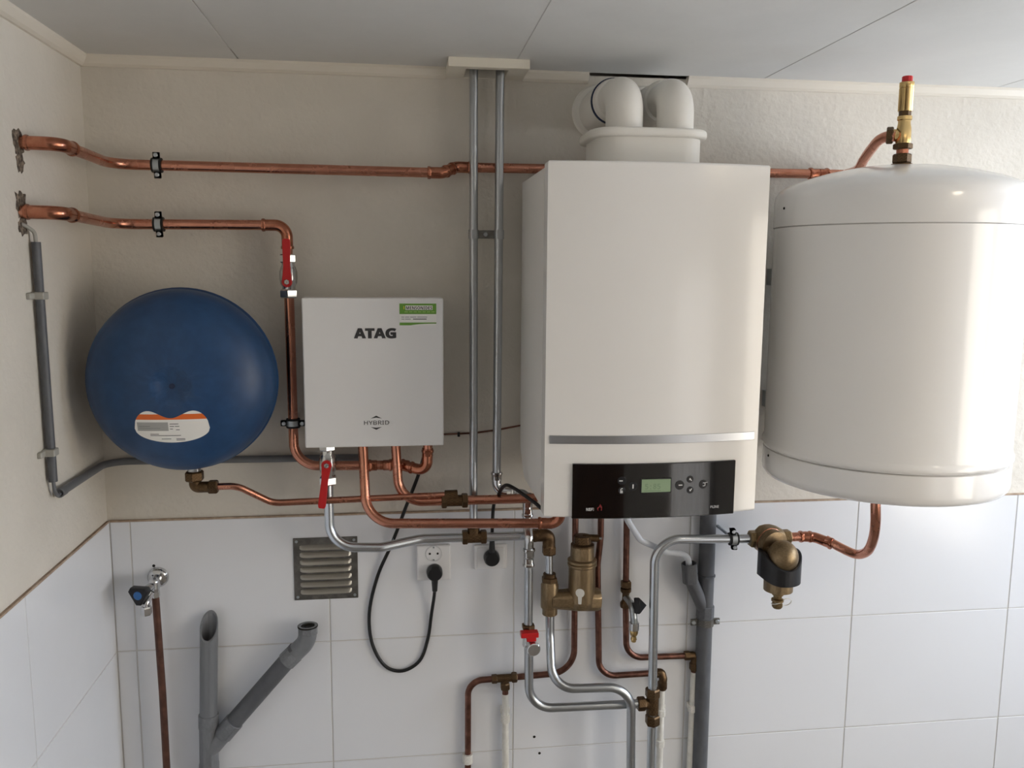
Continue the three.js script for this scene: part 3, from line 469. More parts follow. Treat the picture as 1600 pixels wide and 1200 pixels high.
{
  const o = thing('boiler', [BXM, BY0, 0], 'large white wall-hung boiler with a black control panel', 'boiler');
  const s = outline([[-0.02, BY1 - 0.006], [-0.02, BY0 + 0.085], [-0.03, BY0 + 0.06], [-0.075, BY0 + 0.012], [-0.095, BY0 + 0.004], [-0.352, BY0 + 0.004], [-0.352, BY1 - 0.006]]);
  const g = extrude(s, BX1 - BX0 - 0.008, 0.002, 2); g.rotateY(Math.PI / 2); g.translate(BX0 + 0.004, 0, 0); part(o, 'casing', M.casing, toCreasedNormals(g, 0.25));
  part(o, 'back_frame', M.clampSteel, box(BX0 + 0.03, BX1 - 0.03, BY0 + 0.15, BY1 - 0.03, 0, 0.022));
  const fc = part(o, 'front_cover', M.enamel, bowSlab(BX0, BX1, BY0, BY1, 0.355, 0, 0.005, 20, 0.03));
  labelled(part(fc, 'trim_strip', M.aluminium, bowSlab(BX0 + 0.009, BX1 - 0.009, 1.7465, 1.763, 0, 0.0016, 0.0005)), 'brushed silver strip');
  const pn = labelled(part(o, 'control_panel', M.blackGloss, bowSlab(1.011, 1.3455, BY0 - 0.001, 1.7075, 0, 0.005, 0.0016)), 'glossy black control panel');
  const front = (x) => bowZ(x) + 0.005, nrm = (x) => V(2 * BOW * (x - BXM) / BH ** 2, 0, 1).normalize();
  const button = (x, y, r, icon) => {
    const b = part(pn, 'button', M.blackPlastic, collar([x, y, front(x) - 0.001], nrm(x), r, 0.0022, 0.0006));
    if (icon) part(b, 'icon', M.printWhite, icon(x, y, front(x) + 0.0013));
  };
  const bar = (x, y, z, w, h) => box(x - w / 2, x + w / 2, y - h / 2, y + h / 2, z - 0.0008, z);
  const bars = (x, y, z) => bar(x, y, z, 0.011, 0.0022), stick = (x, y, z) => bar(x, y, z, 0.0025, 0.0085);
  const chev = (s) => (x, y, z) => extrude(outline([[x - 0.004, y - 0.003 * s], [x, y + 0.003 * s], [x + 0.004, y - 0.003 * s], [x + 0.0022, y - 0.0036 * s], [x, y - 0.0002 * s], [x - 0.0022, y - 0.0036 * s]].slice(0, 6)), 0.0008).translate(0, 0, z - 0.0008);
  const lock = (x, y, z) => [bar(x, y - 0.002, z, 0.0075, 0.0055), rev([x, y + 0.0018, z - 0.0008], [0, 0, 1], [[0.0018, 0], [0.0034, 0], [0.0034, 0.0008], [0.0018, 0.0008]])];
  const cup = (x, y, z) => [bar(x, y + 0.003, z, 0.009, 0.0012), bar(x - 0.0038, y, z, 0.0012, 0.006), bar(x + 0.0038, y, z, 0.0012, 0.006), bar(x, y - 0.003, z, 0.006, 0.0012), bar(x + 0.0068, y + 0.004, z, 0.004, 0.0012)];
  const K = P.marks; button(K[0][0], K[0][1], 0.0085, bars); button(K[1][0], K[1][1], 0.0072, lock); button(K[2][0], K[2][1], 0.0085, stick); button(K[5][0], K[5][1], 0.0095, bars); button(K[6][0], K[6][1], 0.0072, chev(1)); button(K[7][0], K[7][1], 0.0072, chev(-1)); button(K[8][0], K[8][1], 0.009, cup);
  const lcd = canvasMat(256, 110, (c, w, h) => { c.fillStyle = '#8fa585'; c.fillRect(0, 0, w, h); c.fillStyle = '#7c9274'; c.font = 'bold 60px monospace'; c.textBaseline = 'middle'; c.fillText('5:85', 26, 62); c.fillRect(20, 94, 150, 5); }, { roughness: 0.25 });
  { const x0 = K[3][0], x1 = K[4][0], y1 = K[3][1], y0 = K[4][1], xm = (x0 + x1) / 2; const d = new THREE.PlaneGeometry(x1 - x0, y1 - y0); d.translate(xm, (y0 + y1) / 2, front(xm) + 0.0016); const bz = part(pn, 'display_bezel', M.blackPlastic, box(x0 - 0.002, x1 + 0.002, y0 - 0.002, y1 + 0.002, front(xm) - 0.002, front(xm) + 0.001, 0.0006)); labelled(part(bz, 'display', lcd, d), 'dull green display'); }
  const lx = K[9][0]; labelled(part(pn, 'lettering', M.printWhite, letters('NEFIT', lx - 0.001, lx + 0.0195, K[9][1] - 0.003, K[9][1] + 0.003, front(lx) + 0.0008, 0.0008)), 'small white brand lettering');
  const fx = K[10][0]; labelled(part(pn, 'flame_mark', mat({ color: 0x7a1416, roughness: 0.5 }), extrude(outline([[fx - 0.004, K[10][1] - 0.006], [fx - 0.005, K[10][1] - 0.001], [fx - 0.001, K[10][1] + 0.002], [fx + 0.001, K[10][1] + 0.0075], [fx + 0.005, K[10][1] + 0.001], [fx + 0.0045, K[10][1] - 0.006], [fx + 0.0025, K[10][1] - 0.0065], [fx + 0.0028, K[10][1] - 0.001], [fx, K[10][1] + 0.001], [fx - 0.003, K[10][1] - 0.0025], [fx - 0.002, K[10][1] - 0.0065]]), 0.0008).translate(0, 0, front(fx) + 0.0004)), 'small red flame outline');
  const tx = K[11][0]; part(pn, 'lettering', M.printWhite, letters('TOPLINE', tx, K[12][0], K[11][1] - 0.0026, K[11][1] + 0.0026, front(K[12][0]) + 0.0012, 0.0008, fontThin));
  part(o, 'bottom_knob', M.blackPlastic, collar([1.197, BY0 - 0.006, 0.375], [0, 1, 0], 0.016, 0.012));
}
// ------------------------------------------------------------ flue
{
  const o = thing('flue_adapter', [1.19, 2.284, 0.2], 'white twin flue hood with two elbows on top of the boiler', 'flue');
  const stadium = (x0, x1, z0, z1, r) => { const s = new THREE.Shape(); s.moveTo(x0 + r, -z0); s.lineTo(x1 - r, -z0); s.quadraticCurveTo(x1, -z0, x1, -z0 - r); s.lineTo(x1, -z1 + r); s.quadraticCurveTo(x1, -z1, x1 - r, -z1); s.lineTo(x0 + r, -z1); s.quadraticCurveTo(x0, -z1, x0, -z1 + r); s.lineTo(x0, -z0 - r); s.quadraticCurveTo(x0, -z0, x0 + r, -z0); return s; };
  const slab = (x0, x1, z0, z1, r, y0, y1, bv) => { const g = extrude(stadium(x0, x1, z0, z1, r), y1 - y0, bv, 3); g.rotateX(-Math.PI / 2); g.translate(0, y0, 0); return toCreasedNormals(g, 0.22); };
  part(o, 'hood', M.flue, slab(1.078, 1.302, 0.12, 0.298, 0.06, 2.284, 2.36, 0.003));
  part(o, 'hood_rim', M.flue, slab(1.064, 1.314, 0.108, 0.308, 0.066, 2.352, 2.37, 0.006));
  for (const x of [1.143, 1.252]) {
    const e = part(o, 'elbow', M.flue, sweep([V(x, 2.365, 0.235), V(x, 2.449, 0.235), V(x, 2.449, 0.10)], 0.0385, 0.052, { seg: 40, caps: false, steps: 18 }));
    part(e, 'socket', M.flue, rev([x, 2.449, 0.155], [0, 0, -1], [[0.0385, 0], [0.044, 0.002], [0.0465, 0.008], [0.0465, 0.06], [0.049, 0.066], [0.049, 0.154]], 48));
    if (x < 1.2) labelled(part(e, 'seal_ring', M.blueDark, rev([x, 2.449, 0.1385], [0, 0, -1], [[0.0466, -0.001], [0.0495, 0], [0.0495, 0.005], [0.0466, 0.006]], 48)), 'dark blue seal ring');
    part(e, 'wall_rosette', M.flue, rev([x, 2.449, 0], [0, 0, 1], [[0.049, 0.008], [0.06, 0.006], [0.064, 0]], 48));
  }
}
// ------------------------------------------------------------ hot water tank
const TX = 1.724, TZ = 0.3;
{
  const o = thing('water_tank', [TX, 1.632, TZ], 'large white cylindrical water tank hanging beside the boiler', 'water tank'), up = [0, 1, 0];
  part(o, 'bottom_cap', M.tank, rev([TX, 0, TZ], up, [[0, 1.632], [0.2, 1.632], [0.232, 1.634], [0.243, 1.638], [0.249, 1.646], [0.2505, 1.655], [0.2505, 1.6975], [0.247, 1.699], [0.2, 1.699]], 96, 0.8));
  part(o, 'body', M.tank, rev([TX, 0, TZ], up, [[0.2, 1.7], [0.248, 1.7], [0.2515, 1.7015], [0.2535, 1.706], [0.2535, 1.713], [0.251, 1.718], [0.249, 1.722], [0.249, 2.1755], [0.2, 2.1755]], 96, 0.8));
  part(o, 'lid', M.tank, rev([TX, 0, TZ], up, [[0.2, 2.176], [0.2475, 2.176], [0.2505, 2.178], [0.2505, 2.19], [0.2512, 2.194], [0.2505, 2.198], [0.2505, 2.232], [0.2485, 2.244], [0.242, 2.254], [0.228, 2.264], [0.2, 2.275], [0.15, 2.289], [0.1, 2.299], [0.05, 2.3045], [0, 2.306]], 96, 0.8));
  for (const y of [2.215, 1.685]) { const a = y > 2 ? -1.58 : -1.66, x = TX + 0.2505 * Math.sin(a), z = TZ + 0.2505 * Math.cos(a); part(o, 'screw', M.dark, collar([x, y, z], [Math.sin(a), 0, Math.cos(a)], 0.0027, 0.002, 0.0005)); }
  part(o, 'wall_bracket', M.clampSteel, box(TX - 0.15, TX + 0.15, 2.05, 2.09, 0, 0.075)); part(o, 'wall_bracket', M.clampSteel, box(TX - 0.15, TX + 0.15, 1.75, 1.79, 0.006, 0.075));
  // relief valve
  const v = thing('relief_valve', [TX, 2.306, TZ], 'brass relief valve with a red cap on top of the tank', 'valve'), X = 1.7265;
  part(v, 'base_flange', M.brassOld, collar([X, 2.304, TZ], up, 0.021, 0.007)); part(v, 'lower_nut', M.brassOld, hexNut([X, 2.311, TZ], up, 0.0185, 0.02)); part(v, 'copper_stub', M.copperWarm, collar([X, 2.33, TZ], up, 0.012, 0.012)); part(v, 'upper_nut', M.brassOld, hexNut([X, 2.34, TZ], up, 0.0192, 0.012));
  part(v, 'tee_body', M.brassBright, rev([X, 2.352, TZ], up, [[0, 0], [0.0145, 0], [0.0152, 0.004], [0.0145, 0.03], [0.0125, 0.04], [0.0125, 0.046], [0.0145, 0.048], [0.0145, 0.055], [0, 0.055]]), sweep([V(X, 2.369, TZ), V(1.705, 2.37, 0.287)], 0.0125, 0));
  part(v, 'side_nut', M.brassOld, hexNut([1.71, 2.3698, 0.29], [-0.86, 0.02, -0.5], 0.0175, 0.014)); part(v, 'neck', M.brassOld, hexNut([X, 2.405, TZ], up, 0.012, 0.014));
  part(v, 'valve_barrel', M.brassBright, rev([X, 2.417, TZ], up, [[0, 0], [0.014, 0], [0.0145, 0.001], [0.0145, 0.046], [0.0135, 0.047], [0.0145, 0.049], [0.0145, 0.058], [0.013, 0.059], [0, 0.059]])); part(v, 'cap', M.red, collar([X, 2.475, TZ], up, 0.0105, 0.0125));
  const q = thing('copper_pipe', [1.74, 2.31, 0.1], 'short copper pipe from the brass relief valve down behind the tank', 'pipe', 'copper heating pipes');
  part(q, 'bent_pipe', M.copper, sweep(new THREE.CatmullRomCurve3([...P.safety.map((q) => V(q)), V(1.745, 2.318, 0.06), V(1.745, 2.317, 0.03)]).getPoints(60), RC, 0));
}
// ------------------------------------------------------------ magnetic filter and its pipes
{
  const o = thing('dirt_filter', [1.566, 1.29, 0.16], 'brass dirt filter with a black magnet sleeve under the tank', 'filter'), X = 1.566, Z = 0.165;
  part(o, 'union_nut', M.brass, hexNut([1.512, 1.44, 0.11], [1, 0, 0], 0.021, 0.024)); part(o, 'union_nut', M.brass, hexNut([1.596, 1.441, 0.11], [1, 0, 0], 0.0195, 0.02));
  part(o, 'swivel_body', M.bronze, rev([1.53, 1.44, 0.11], [1, 0, 0], [[0, 0], [0.021, 0], [0.031, 0.012], [0.034, 0.025], [0.034, 0.036], [0.03, 0.05], [0.021, 0.066], [0, 0.066]]), rev([1.551, 1.44, 0.1], [0.2, -0.12, 1], [[0, 0], [0.0345, 0.005], [0.0345, 0.05], [0, 0.056]], 36));
  part(o, 'swivel_groove', M.copperWarm, rev([1.556, 1.4368, 0.126], [0.2, -0.12, 1], [[0.034, 0], [0.0352, 0.0006], [0.0352, 0.0022], [0.034, 0.0028]], 36));
  part(o, 'dome', M.bronze, new THREE.SphereGeometry(0.036, 36, 24).scale(1, 1.08, 1).translate(X, 1.4175, Z + 0.016), rev([X, 1.33, Z], [0, 1, 0], [[0, 0], [0.034, 0], [0.035, 0.09], [0.03, 0.105], [0, 0.11]], 36));
  // sleeve: open ring whose upper rim dips in front of the dome
  const pos = [], idx = [], n = 64, ro = 0.0505, ri = 0.0385;
  for (let i = 0; i <= n; i++) { const a = i / n * 2 * Math.PI, f = Math.max(0, Math.cos(a - 0.1)), dip = 0.034 * f ** 1.6, sx = Math.sin(a), cz = Math.cos(a), top = 1.4275 - dip, bot = 1.3545 + 0.014 * Math.max(0, -sx) ** 3; for (const [r, y] of [[ro, bot], [ro, top - 0.002], [ro - 0.002, top], [ri, top], [ri, bot]]) pos.push(X + sx * r, y, Z + cz * r); }
  for (let i = 0; i < n; i++) for (let k = 0; k < 5; k++) { const a = i * 5 + k, b = i * 5 + (k + 1) % 5; idx.push(a, a + 5, b, b, a + 5, b + 5); }
  const g = new THREE.BufferGeometry(); g.setAttribute('position', new THREE.Float32BufferAttribute(pos, 3)); g.setIndex(idx); labelled(part(o, 'magnet_sleeve', M.blackPlastic, toCreasedNormals(g.toNonIndexed(), 0.6)), 'black plastic sleeve');
  part(o, 'lower_cup', M.brass, rev([X, 1.327, Z], [0, 1, 0], [[0, 0], [0.02, 0], [0.03, 0.006], [0.0335, 0.014], [0.0335, 0.04], [0, 0.04]], 36));
  part(o, 'drain_nipple', M.brass, rev([X, 1.285, Z], [0, 1, 0], [[0, 0], [0.01, 0], [0.0125, 0.004], [0.0125, 0.011], [0.009, 0.014], [0.0145, 0.017], [0.0145, 0.022], [0.0095, 0.025], [0.0105, 0.031], [0.0135, 0.033], [0.0135, 0.043], [0, 0.043]], 24));
  const ringG = new THREE.TorusGeometry(0.0125, 0.0011, 8, 40); ringG.rotateX(0.5); ringG.translate(X + 0.0205, 1.3, Z + 0.004); const st = new THREE.TorusGeometry(0.0135, 0.0014, 8, 30); st.rotateX(Math.PI / 2 - 0.25); st.rotateZ(0.25); st.translate(X, 1.2985, Z);
  labelled(part(o, 'strap', M.whitePaint, ringG, st), 'thin white plastic strap');
  const i1 = thing('steel_pipe', [1.29, 0.8, 0.09], 'bright steel pipe from the black-sleeved filter bending down to the brass tee', 'pipe', 'bright steel pipes');
  part(i1, 'bent_pipe', M.steel, sweep([V(1.288, 1.02, 0.09), V(1.277, 1.446, 0.105), V(1.525, 1.44, 0.11)], RC, 0.06, { steps: 16 }));
  part(i1, 'lower_pipe', M.steel, sweep([V(1.288, 1.02, 0.09), V(1.292, 0.55, 0.09)], 0.0105, 0));
  part(i1, 'brass_tee', M.brassOld, hexNut([1.288, 1.034, 0.09], [0, 1, 0], 0.0185, 0.024), collar([1.289, 0.992, 0.09], [0, 1, 0], 0.0155, 0.045), hexNut([1.29, 0.962, 0.09], [0, 1, 0], 0.0185, 0.026), sweep([V(1.289, 1.018, 0.09), V(1.262, 1.019, 0.09)], 0.0125, 0), hexNut([1.27, 1.019, 0.09], [-1, 0, 0], 0.0175, 0.02));
  pipeClamp('pipe_clamp', [1.472, 1.4412, 0.109], [1, -0.02, 0.02], [-0.15, 1, 0.1], RC, 'rubber-lined clamp on the steel pipe beside the dirt filter', [0, 0, -1]);
  const j = thing('copper_pipe', [1.72, 1.43, 0.25], 'copper pipe from the dirt filter curving up into the tank bottom', 'pipe', 'copper heating pipes');
  part(j, 'straight_pipe', M.copper, sweep([V(1.6, 1.441, 0.11), V(1.655, 1.441, 0.11)], RC, 0));
  part(j, 'angle_fitting', M.copperWarm, sweep([V(1.645, 1.441, 0.11), V(1.675, 1.441, 0.115), V(1.703, 1.4345, 0.15)], RC + 0.0016, 0.03, { caps: false }), bead([1.641, 1.441, 0.11], [1, 0, 0], RC), bead([1.663, 1.441, 0.113], [1, 0, 0.1], RC, 0.008), bead([1.704, 1.434, 0.152], dirOf([1.704, 1.434, 0.152], [1.675, 1.441, 0.118]), RC));
  part(j, 'bent_pipe', M.copper, sweep(new THREE.CatmullRomCurve3(P.risers.map((q) => V(q))).getPoints(60), RC, 0));
}
// ------------------------------------------------------------ brass air separator
{
  const o = thing('air_separator', [1.09, 1.26, 0.062], 'brass air separator with a white sticker below the boiler', 'separator'), X = 1.109, Z = 0.066;
  part(o, 'side_column', M.bronze, rev([1.031, 1.268, 0.06], [0, 1, 0], [[0, 0], [0.0205, 0], [0.0215, 0.003], [0.0215, 0.058], [0.019, 0.062], [0.019, 0.066], [0, 0.066]]));
  part(o, 'top_nut', M.brassOld, hexNut([1.03, 1.332, 0.06], [0, 1, 0], 0.0195, 0.014), collar([1.03, 1.345, 0.06], [0, 1, 0], 0.0155, 0.01)); part(o, 'bottom_nut', M.bronze, collar([1.032, 1.25, 0.06], [0, 1, 0], 0.0185, 0.02));
  part(o, 'cross_body', M.bronze, rev([1.031, 1.289, 0.062], [1, -0.04, 0], [[0, 0], [0.023, 0.004], [0.0245, 0.03], [0.0285, 0.07], [0.0285, 0.118], [0.026, 0.124], [0, 0.126]], 36));
  part(o, 'chamber', M.bronze, rev([X, 1.268, Z], [0, 1, 0], [[0, 0], [0.025, 0], [0.0315, 0.008], [0.0325, 0.02], [0.0325, 0.104], [0.0355, 0.107], [0.0355, 0.112], [0.0335, 0.114], [0.0355, 0.116], [0.0355, 0.121], [0.029, 0.124], [0.0285, 0.155], [0, 0.155]], 40));
  part(o, 'cap', M.brassOld, rev([X, 1.423, Z], [0, 1, 0], [[0, -0.002], [0.0285, -0.002], [0.0285, 0.004], [0.022, 0.008], [0.021, 0.025], [0, 0.027]], 30), sweep([V(X, 1.443, Z), V(1.148, 1.443, 0.075)], 0.0088, 0)); part(o, 'air_nipple', M.chrome, collar([1.147, 1.443, 0.075], [1, 0, 0.2], 0.0035, 0.008, 0.0005));
  { const R = 0.0332, a0 = -0.33, pos = [], idx = [], at = (dx, y) => pos.push(X + R * Math.sin(a0 + dx / R), y, Z + R * Math.cos(a0 + dx / R));
    at(0, 1.3155); for (let k = 0; k <= 28; k++) at(0.011 * Math.cos(k / 28 * 2 * Math.PI), 1.3155 + 0.011 * Math.sin(k / 28 * 2 * Math.PI)); for (let k = 0; k < 28; k++) idx.push(0, 1 + k, 2 + k);
    const b = pos.length / 3; for (const [dx, y] of [[-0.005, 1.307], [0, 1.307], [0.005, 1.307], [-0.0038, 1.288], [0, 1.2875], [0.0038, 1.288]]) at(dx, y); idx.push(b, b + 3, b + 1, b + 1, b + 3, b + 4, b + 1, b + 4, b + 2, b + 2, b + 4, b + 5);
    const g = new THREE.BufferGeometry(); g.setAttribute('position', new THREE.Float32BufferAttribute(pos, 3)); g.setIndex(idx); g.computeVertexNormals(); labelled(part(o, 'sticker', M.whitePaint, g), 'white keyhole-shaped sticker'); }
}
// ------------------------------------------------------------ steel pipes below the boiler
{
  const o = thing('chrome_fitting', [0.97, 1.45, 0.082], 'chrome stepped fitting where the chrome elbow turns down', 'fitting'), up = [0, 1, 0];
  part(o, 'upper_sleeve', M.chrome, bead([0.971, 1.56, 0.082], [0, -1, 0], 0.0105, 0.03), bead([0.971, 1.505, 0.083], up, 0.0105, 0.02)); part(o, 'bend', M.chrome, sweep([V(0.971, 1.54, 0.082), V(0.971, 1.48, 0.086), V(0.973, 1.455, 0.1), V(0.974, 1.41, 0.088), V(0.974, 1.39, 0.088)], 0.0112, 0.02));
  part(o, 'lower_sleeve', M.chrome, bead([0.974, 1.43, 0.094], [0, -1, 0], 0.0112, 0.02), bead([0.974, 1.385, 0.088], up, 0.011, 0.02));
  const h = thing('steel_pipe', [0.977, 1.02, 0.09], 'dull steel pipe with the red tee handle, bending to the brass tee', 'pipe', 'bright steel pipes');
  part(h, 'upper_pipe', M.zinc, sweep([V(0.974, 1.4, 0.088), V(0.975, 1.23, 0.088)], 0.0105, 0)); part(h, 'bent_pipe', M.zinc, sweep([V(0.976, 1.2, 0.088), V(0.979, 1.0235, 0.09), V(1.258, 1.0195, 0.09)], 0.0108, 0.06, { steps: 16 }));
  const r = thing('drain_valve', [0.975, 1.19, 0.09], 'small chrome valve with a red tee handle and round cap', 'valve');
  part(r, 'top_nut', M.brassOld, hexNut([0.975, 1.228, 0.088], up, 0.0165, 0.012)); part(r, 'valve_body', M.chrome, rev([0.975, 1.185, 0.088], up, [[0, 0], [0.0135, 0], [0.0145, 0.004], [0.0135, 0.014], [0.0135, 0.042], [0, 0.042]]), sweep([V(0.976, 1.2, 0.088), V(0.982, 1.194, 0.118)], 0.0105, 0));
  part(r, 'cap', M.chrome, rev([0.982, 1.193, 0.117], [0.1, -0.1, 1], [[0, 0], [0.0155, 0], [0.0165, 0.002], [0.0165, 0.01], [0.0145, 0.012], [0, 0.012]])); part(r, 'handle', M.red, box(0.953, 0.9955, 1.219, 1.2315, 0.1, 0.122, 0.002), box(0.967, 0.99, 1.2085, 1.221, 0.1, 0.12, 0.002));
  const m = thing('steel_pipe', [1.03, 1.07, 0.1], 'dull steel pipe stepping sideways below the brass air separator', 'pipe', 'bright steel pipes');
  part(m, 'bent_pipe', M.zinc, sweep([V(1.032, 1.262, 0.06), V(1.0325, 1.2, 0.064), V(1.031, 1.083, 0.112), V(1.226, 1.079, 0.116), V(1.236, 0.55, 0.118)], 0.0108, [0.06, 0.055, 0.06], { steps: 16 }));
}
// ------------------------------------------------------------ thin old copper pipes, white painted pipes
{
  const R = 0.0078;
  const a = thing('old_copper_pipe', [1.1, 1.07, 0.03], 'old copper pipe from the boiler bending past the tee and down', 'pipe', 'old copper pipes');
  part(a, 'upper_pipe', M.copperOld, sweep([V(1.097, 1.62, 0.03), V(1.103, 1.078, 0.022), V(0.945, 1.0725, 0.022)], R, 0.06, { steps: 14 })); part(a, 'lower_pipe', M.copperOld, sweep([V(0.91, 1.0715, 0.022), V(0.835, 1.0695, 0.022), V(0.834, 0.55, 0.022)], R, 0.06, { steps: 14 }));
  part(a, 'brass_tee', M.brassOld, hexNut([0.894, 1.0712, 0.022], [1, 0.01, 0], 0.0115, 0.014), collar([0.905, 1.0715, 0.022], [1, 0.01, 0], 0.0098, 0.045), hexNut([0.944, 1.0725, 0.022], [1, 0.01, 0], 0.0128, 0.014), hexNut([0.928, 1.042, 0.022], [0, 1, 0], 0.0125, 0.018), collar([0.928, 1.055, 0.022], [0, 1, 0], 0.0098, 0.02));
  labelled(part(a, 'pipe_clip', M.whitePaint, rev([0.834, 0.852, 0.022], [0, 1, 0], [[R, 0], [R + 0.005, 0], [R + 0.005, 0.024], [R, 0.024]]), box(0.826, 0.842, 0.856, 0.872, 0.006, 0.018, 0.001)), 'white plastic clip');
  const b = thing('old_copper_pipe', [1.16, 1.06, 0.03], 'old copper pipe from the boiler bending to the small brown elbow', 'pipe', 'old copper pipes');
  part(b, 'bent_pipe', M.copperOld, sweep([V(1.161, 1.62, 0.03), V(1.163, 1.43, 0.028), V(1.158, 1.36, 0.022), V(1.168, 1.062, 0.022), V(1.325, 1.063, 0.022)], R, [0.1, 0.1, 0.045], { steps: 12 }));
  part(b, 'brass_elbow', M.brassOld, hexNut([1.312, 1.0625, 0.022], [1, 0, 0], 0.012, 0.014), sweep([V(1.32, 1.063, 0.022), V(1.33, 1.066, 0.026), V(1.334, 1.05, 0.03), V(1.334, 1.02, 0.024)], 0.0105, 0.01), hexNut([1.334, 1.02, 0.024], [0, 1, 0], 0.0125, 0.02));
  const c = thing('old_copper_pipe', [1.24, 1.1, 0.03], 'old copper pipe with the black-handled tap', 'pipe', 'old copper pipes');
  part(c, 'upper_pipe', M.copperOld, sweep([V(1.226, 1.62, 0.03), V(1.231, 1.31, 0.024)], R, 0)); part(c, 'bent_pipe', M.copperOld, sweep([V(1.232, 1.25, 0.024), V(1.238, 1.108, 0.022), V(1.398, 1.105, 0.022)], R, 0.045, { steps: 12 }));
  part(c, 'brass_elbow', M.brassOld, hexNut([1.39, 1.1055, 0.022], [1, 0, 0], 0.0118, 0.016), sweep([V(1.4, 1.1055, 0.022), V(1.419, 1.1055, 0.022), V(1.418, 1.07, 0.022)], 0.01, 0.008), hexNut([1.418, 1.065, 0.022], [0, 1, 0], 0.0125, 0.02));
  const t = thing('drain_tap', [1.235, 1.2, 0.05], 'small tap with a black handle and brass hose nozzle', 'tap'), Z = 0.026;
  part(t, 'union_nut', M.brassOld, hexNut([1.231, 1.296, Z], [0, 1, 0], 0.0135, 0.018)); part(t, 'tap_body', M.brassOld, rev([1.231, 1.245, Z], [0, 1, 0], [[0, 0], [0.0125, 0], [0.0135, 0.004], [0.0135, 0.012], [0.009, 0.018], [0.009, 0.036], [0.0135, 0.042], [0.0135, 0.05], [0, 0.052]])); part(t, 'spout', M.clampSteel, sweep([V(1.231, 1.272, Z), V(1.236, 1.268, 0.07), V(1.238, 1.24, 0.08), V(1.239, 1.228, 0.08)], 0.0085, 0.02));
  part(t, 'handle', M.blackPlastic, rev([1.237, 1.268, 0.072], [0.75, 0.25, 0.75], [[0, 0], [0.008, 0], [0.009, 0.006], [0.021, 0.01], [0.0225, 0.014], [0.0225, 0.024], [0.02, 0.027], [0, 0.027]], 3, 0.3)); part(t, 'hose_collar', M.chrome, collar([1.239, 1.208, 0.08], [0, 1, 0], 0.0125, 0.02)); part(t, 'hose_nozzle', M.brassBright, rev([1.239, 1.178, 0.08], [0, 1, 0], [[0, 0], [0.006, 0], [0.0065, 0.004], [0.0078, 0.006], [0.006, 0.014], [0.009, 0.018], [0.0105, 0.024], [0.0105, 0.032], [0, 0.032]]));
  const white = (label, x0, y0, x1, tape, sy) => { const w = thing('painted_pipe', [x0, y0, 0.022], label, 'pipe', 'white painted pipes'); part(w, 'tube', M.whitePaint, sweep([V(x0, y0, 0.022), V(x1, 0.55, 0.022)], (l) => 0.0085 + (l > 0.001 ? 0.0006 : 0), 0)); part(w, 'bare_end', M.copperOld, sweep([V(x0, y0 + 0.03, 0.022), V(x0, y0 - 0.002, 0.022)], 0.0078, 0)); for (const q of sy) part(w, 'coupling', M.whitePaint, rev([x0 + (x1 - x0) * (y0 - q) / (y0 - 0.55), q, 0.022], [0, 1, 0], [[0.008, 0], [0.0115, 0.001], [0.012, 0.006], [0.0112, 0.018], [0.008, 0.02]])); if (tape) part(w, 'wall_clip', M.whitePaint, box(x0 - 0.012, x0 + 0.012, tape - 0.008, tape + 0.008, 0.006, 0.022, 0.002)); return w; };
  white('white painted pipe below the brass tee of the old copper', 0.9285, 1.03, 0.932, 0.985, [0.955]); white('white painted pipe below the small brown elbow beside the steel pipe', 1.3335, 1.02, 1.334, 0.965, [0.945, 0.86]); white('white painted pipe alongside the grey drain pipe', 1.418, 1.06, 1.4155, 0.965, [0.952]);
}
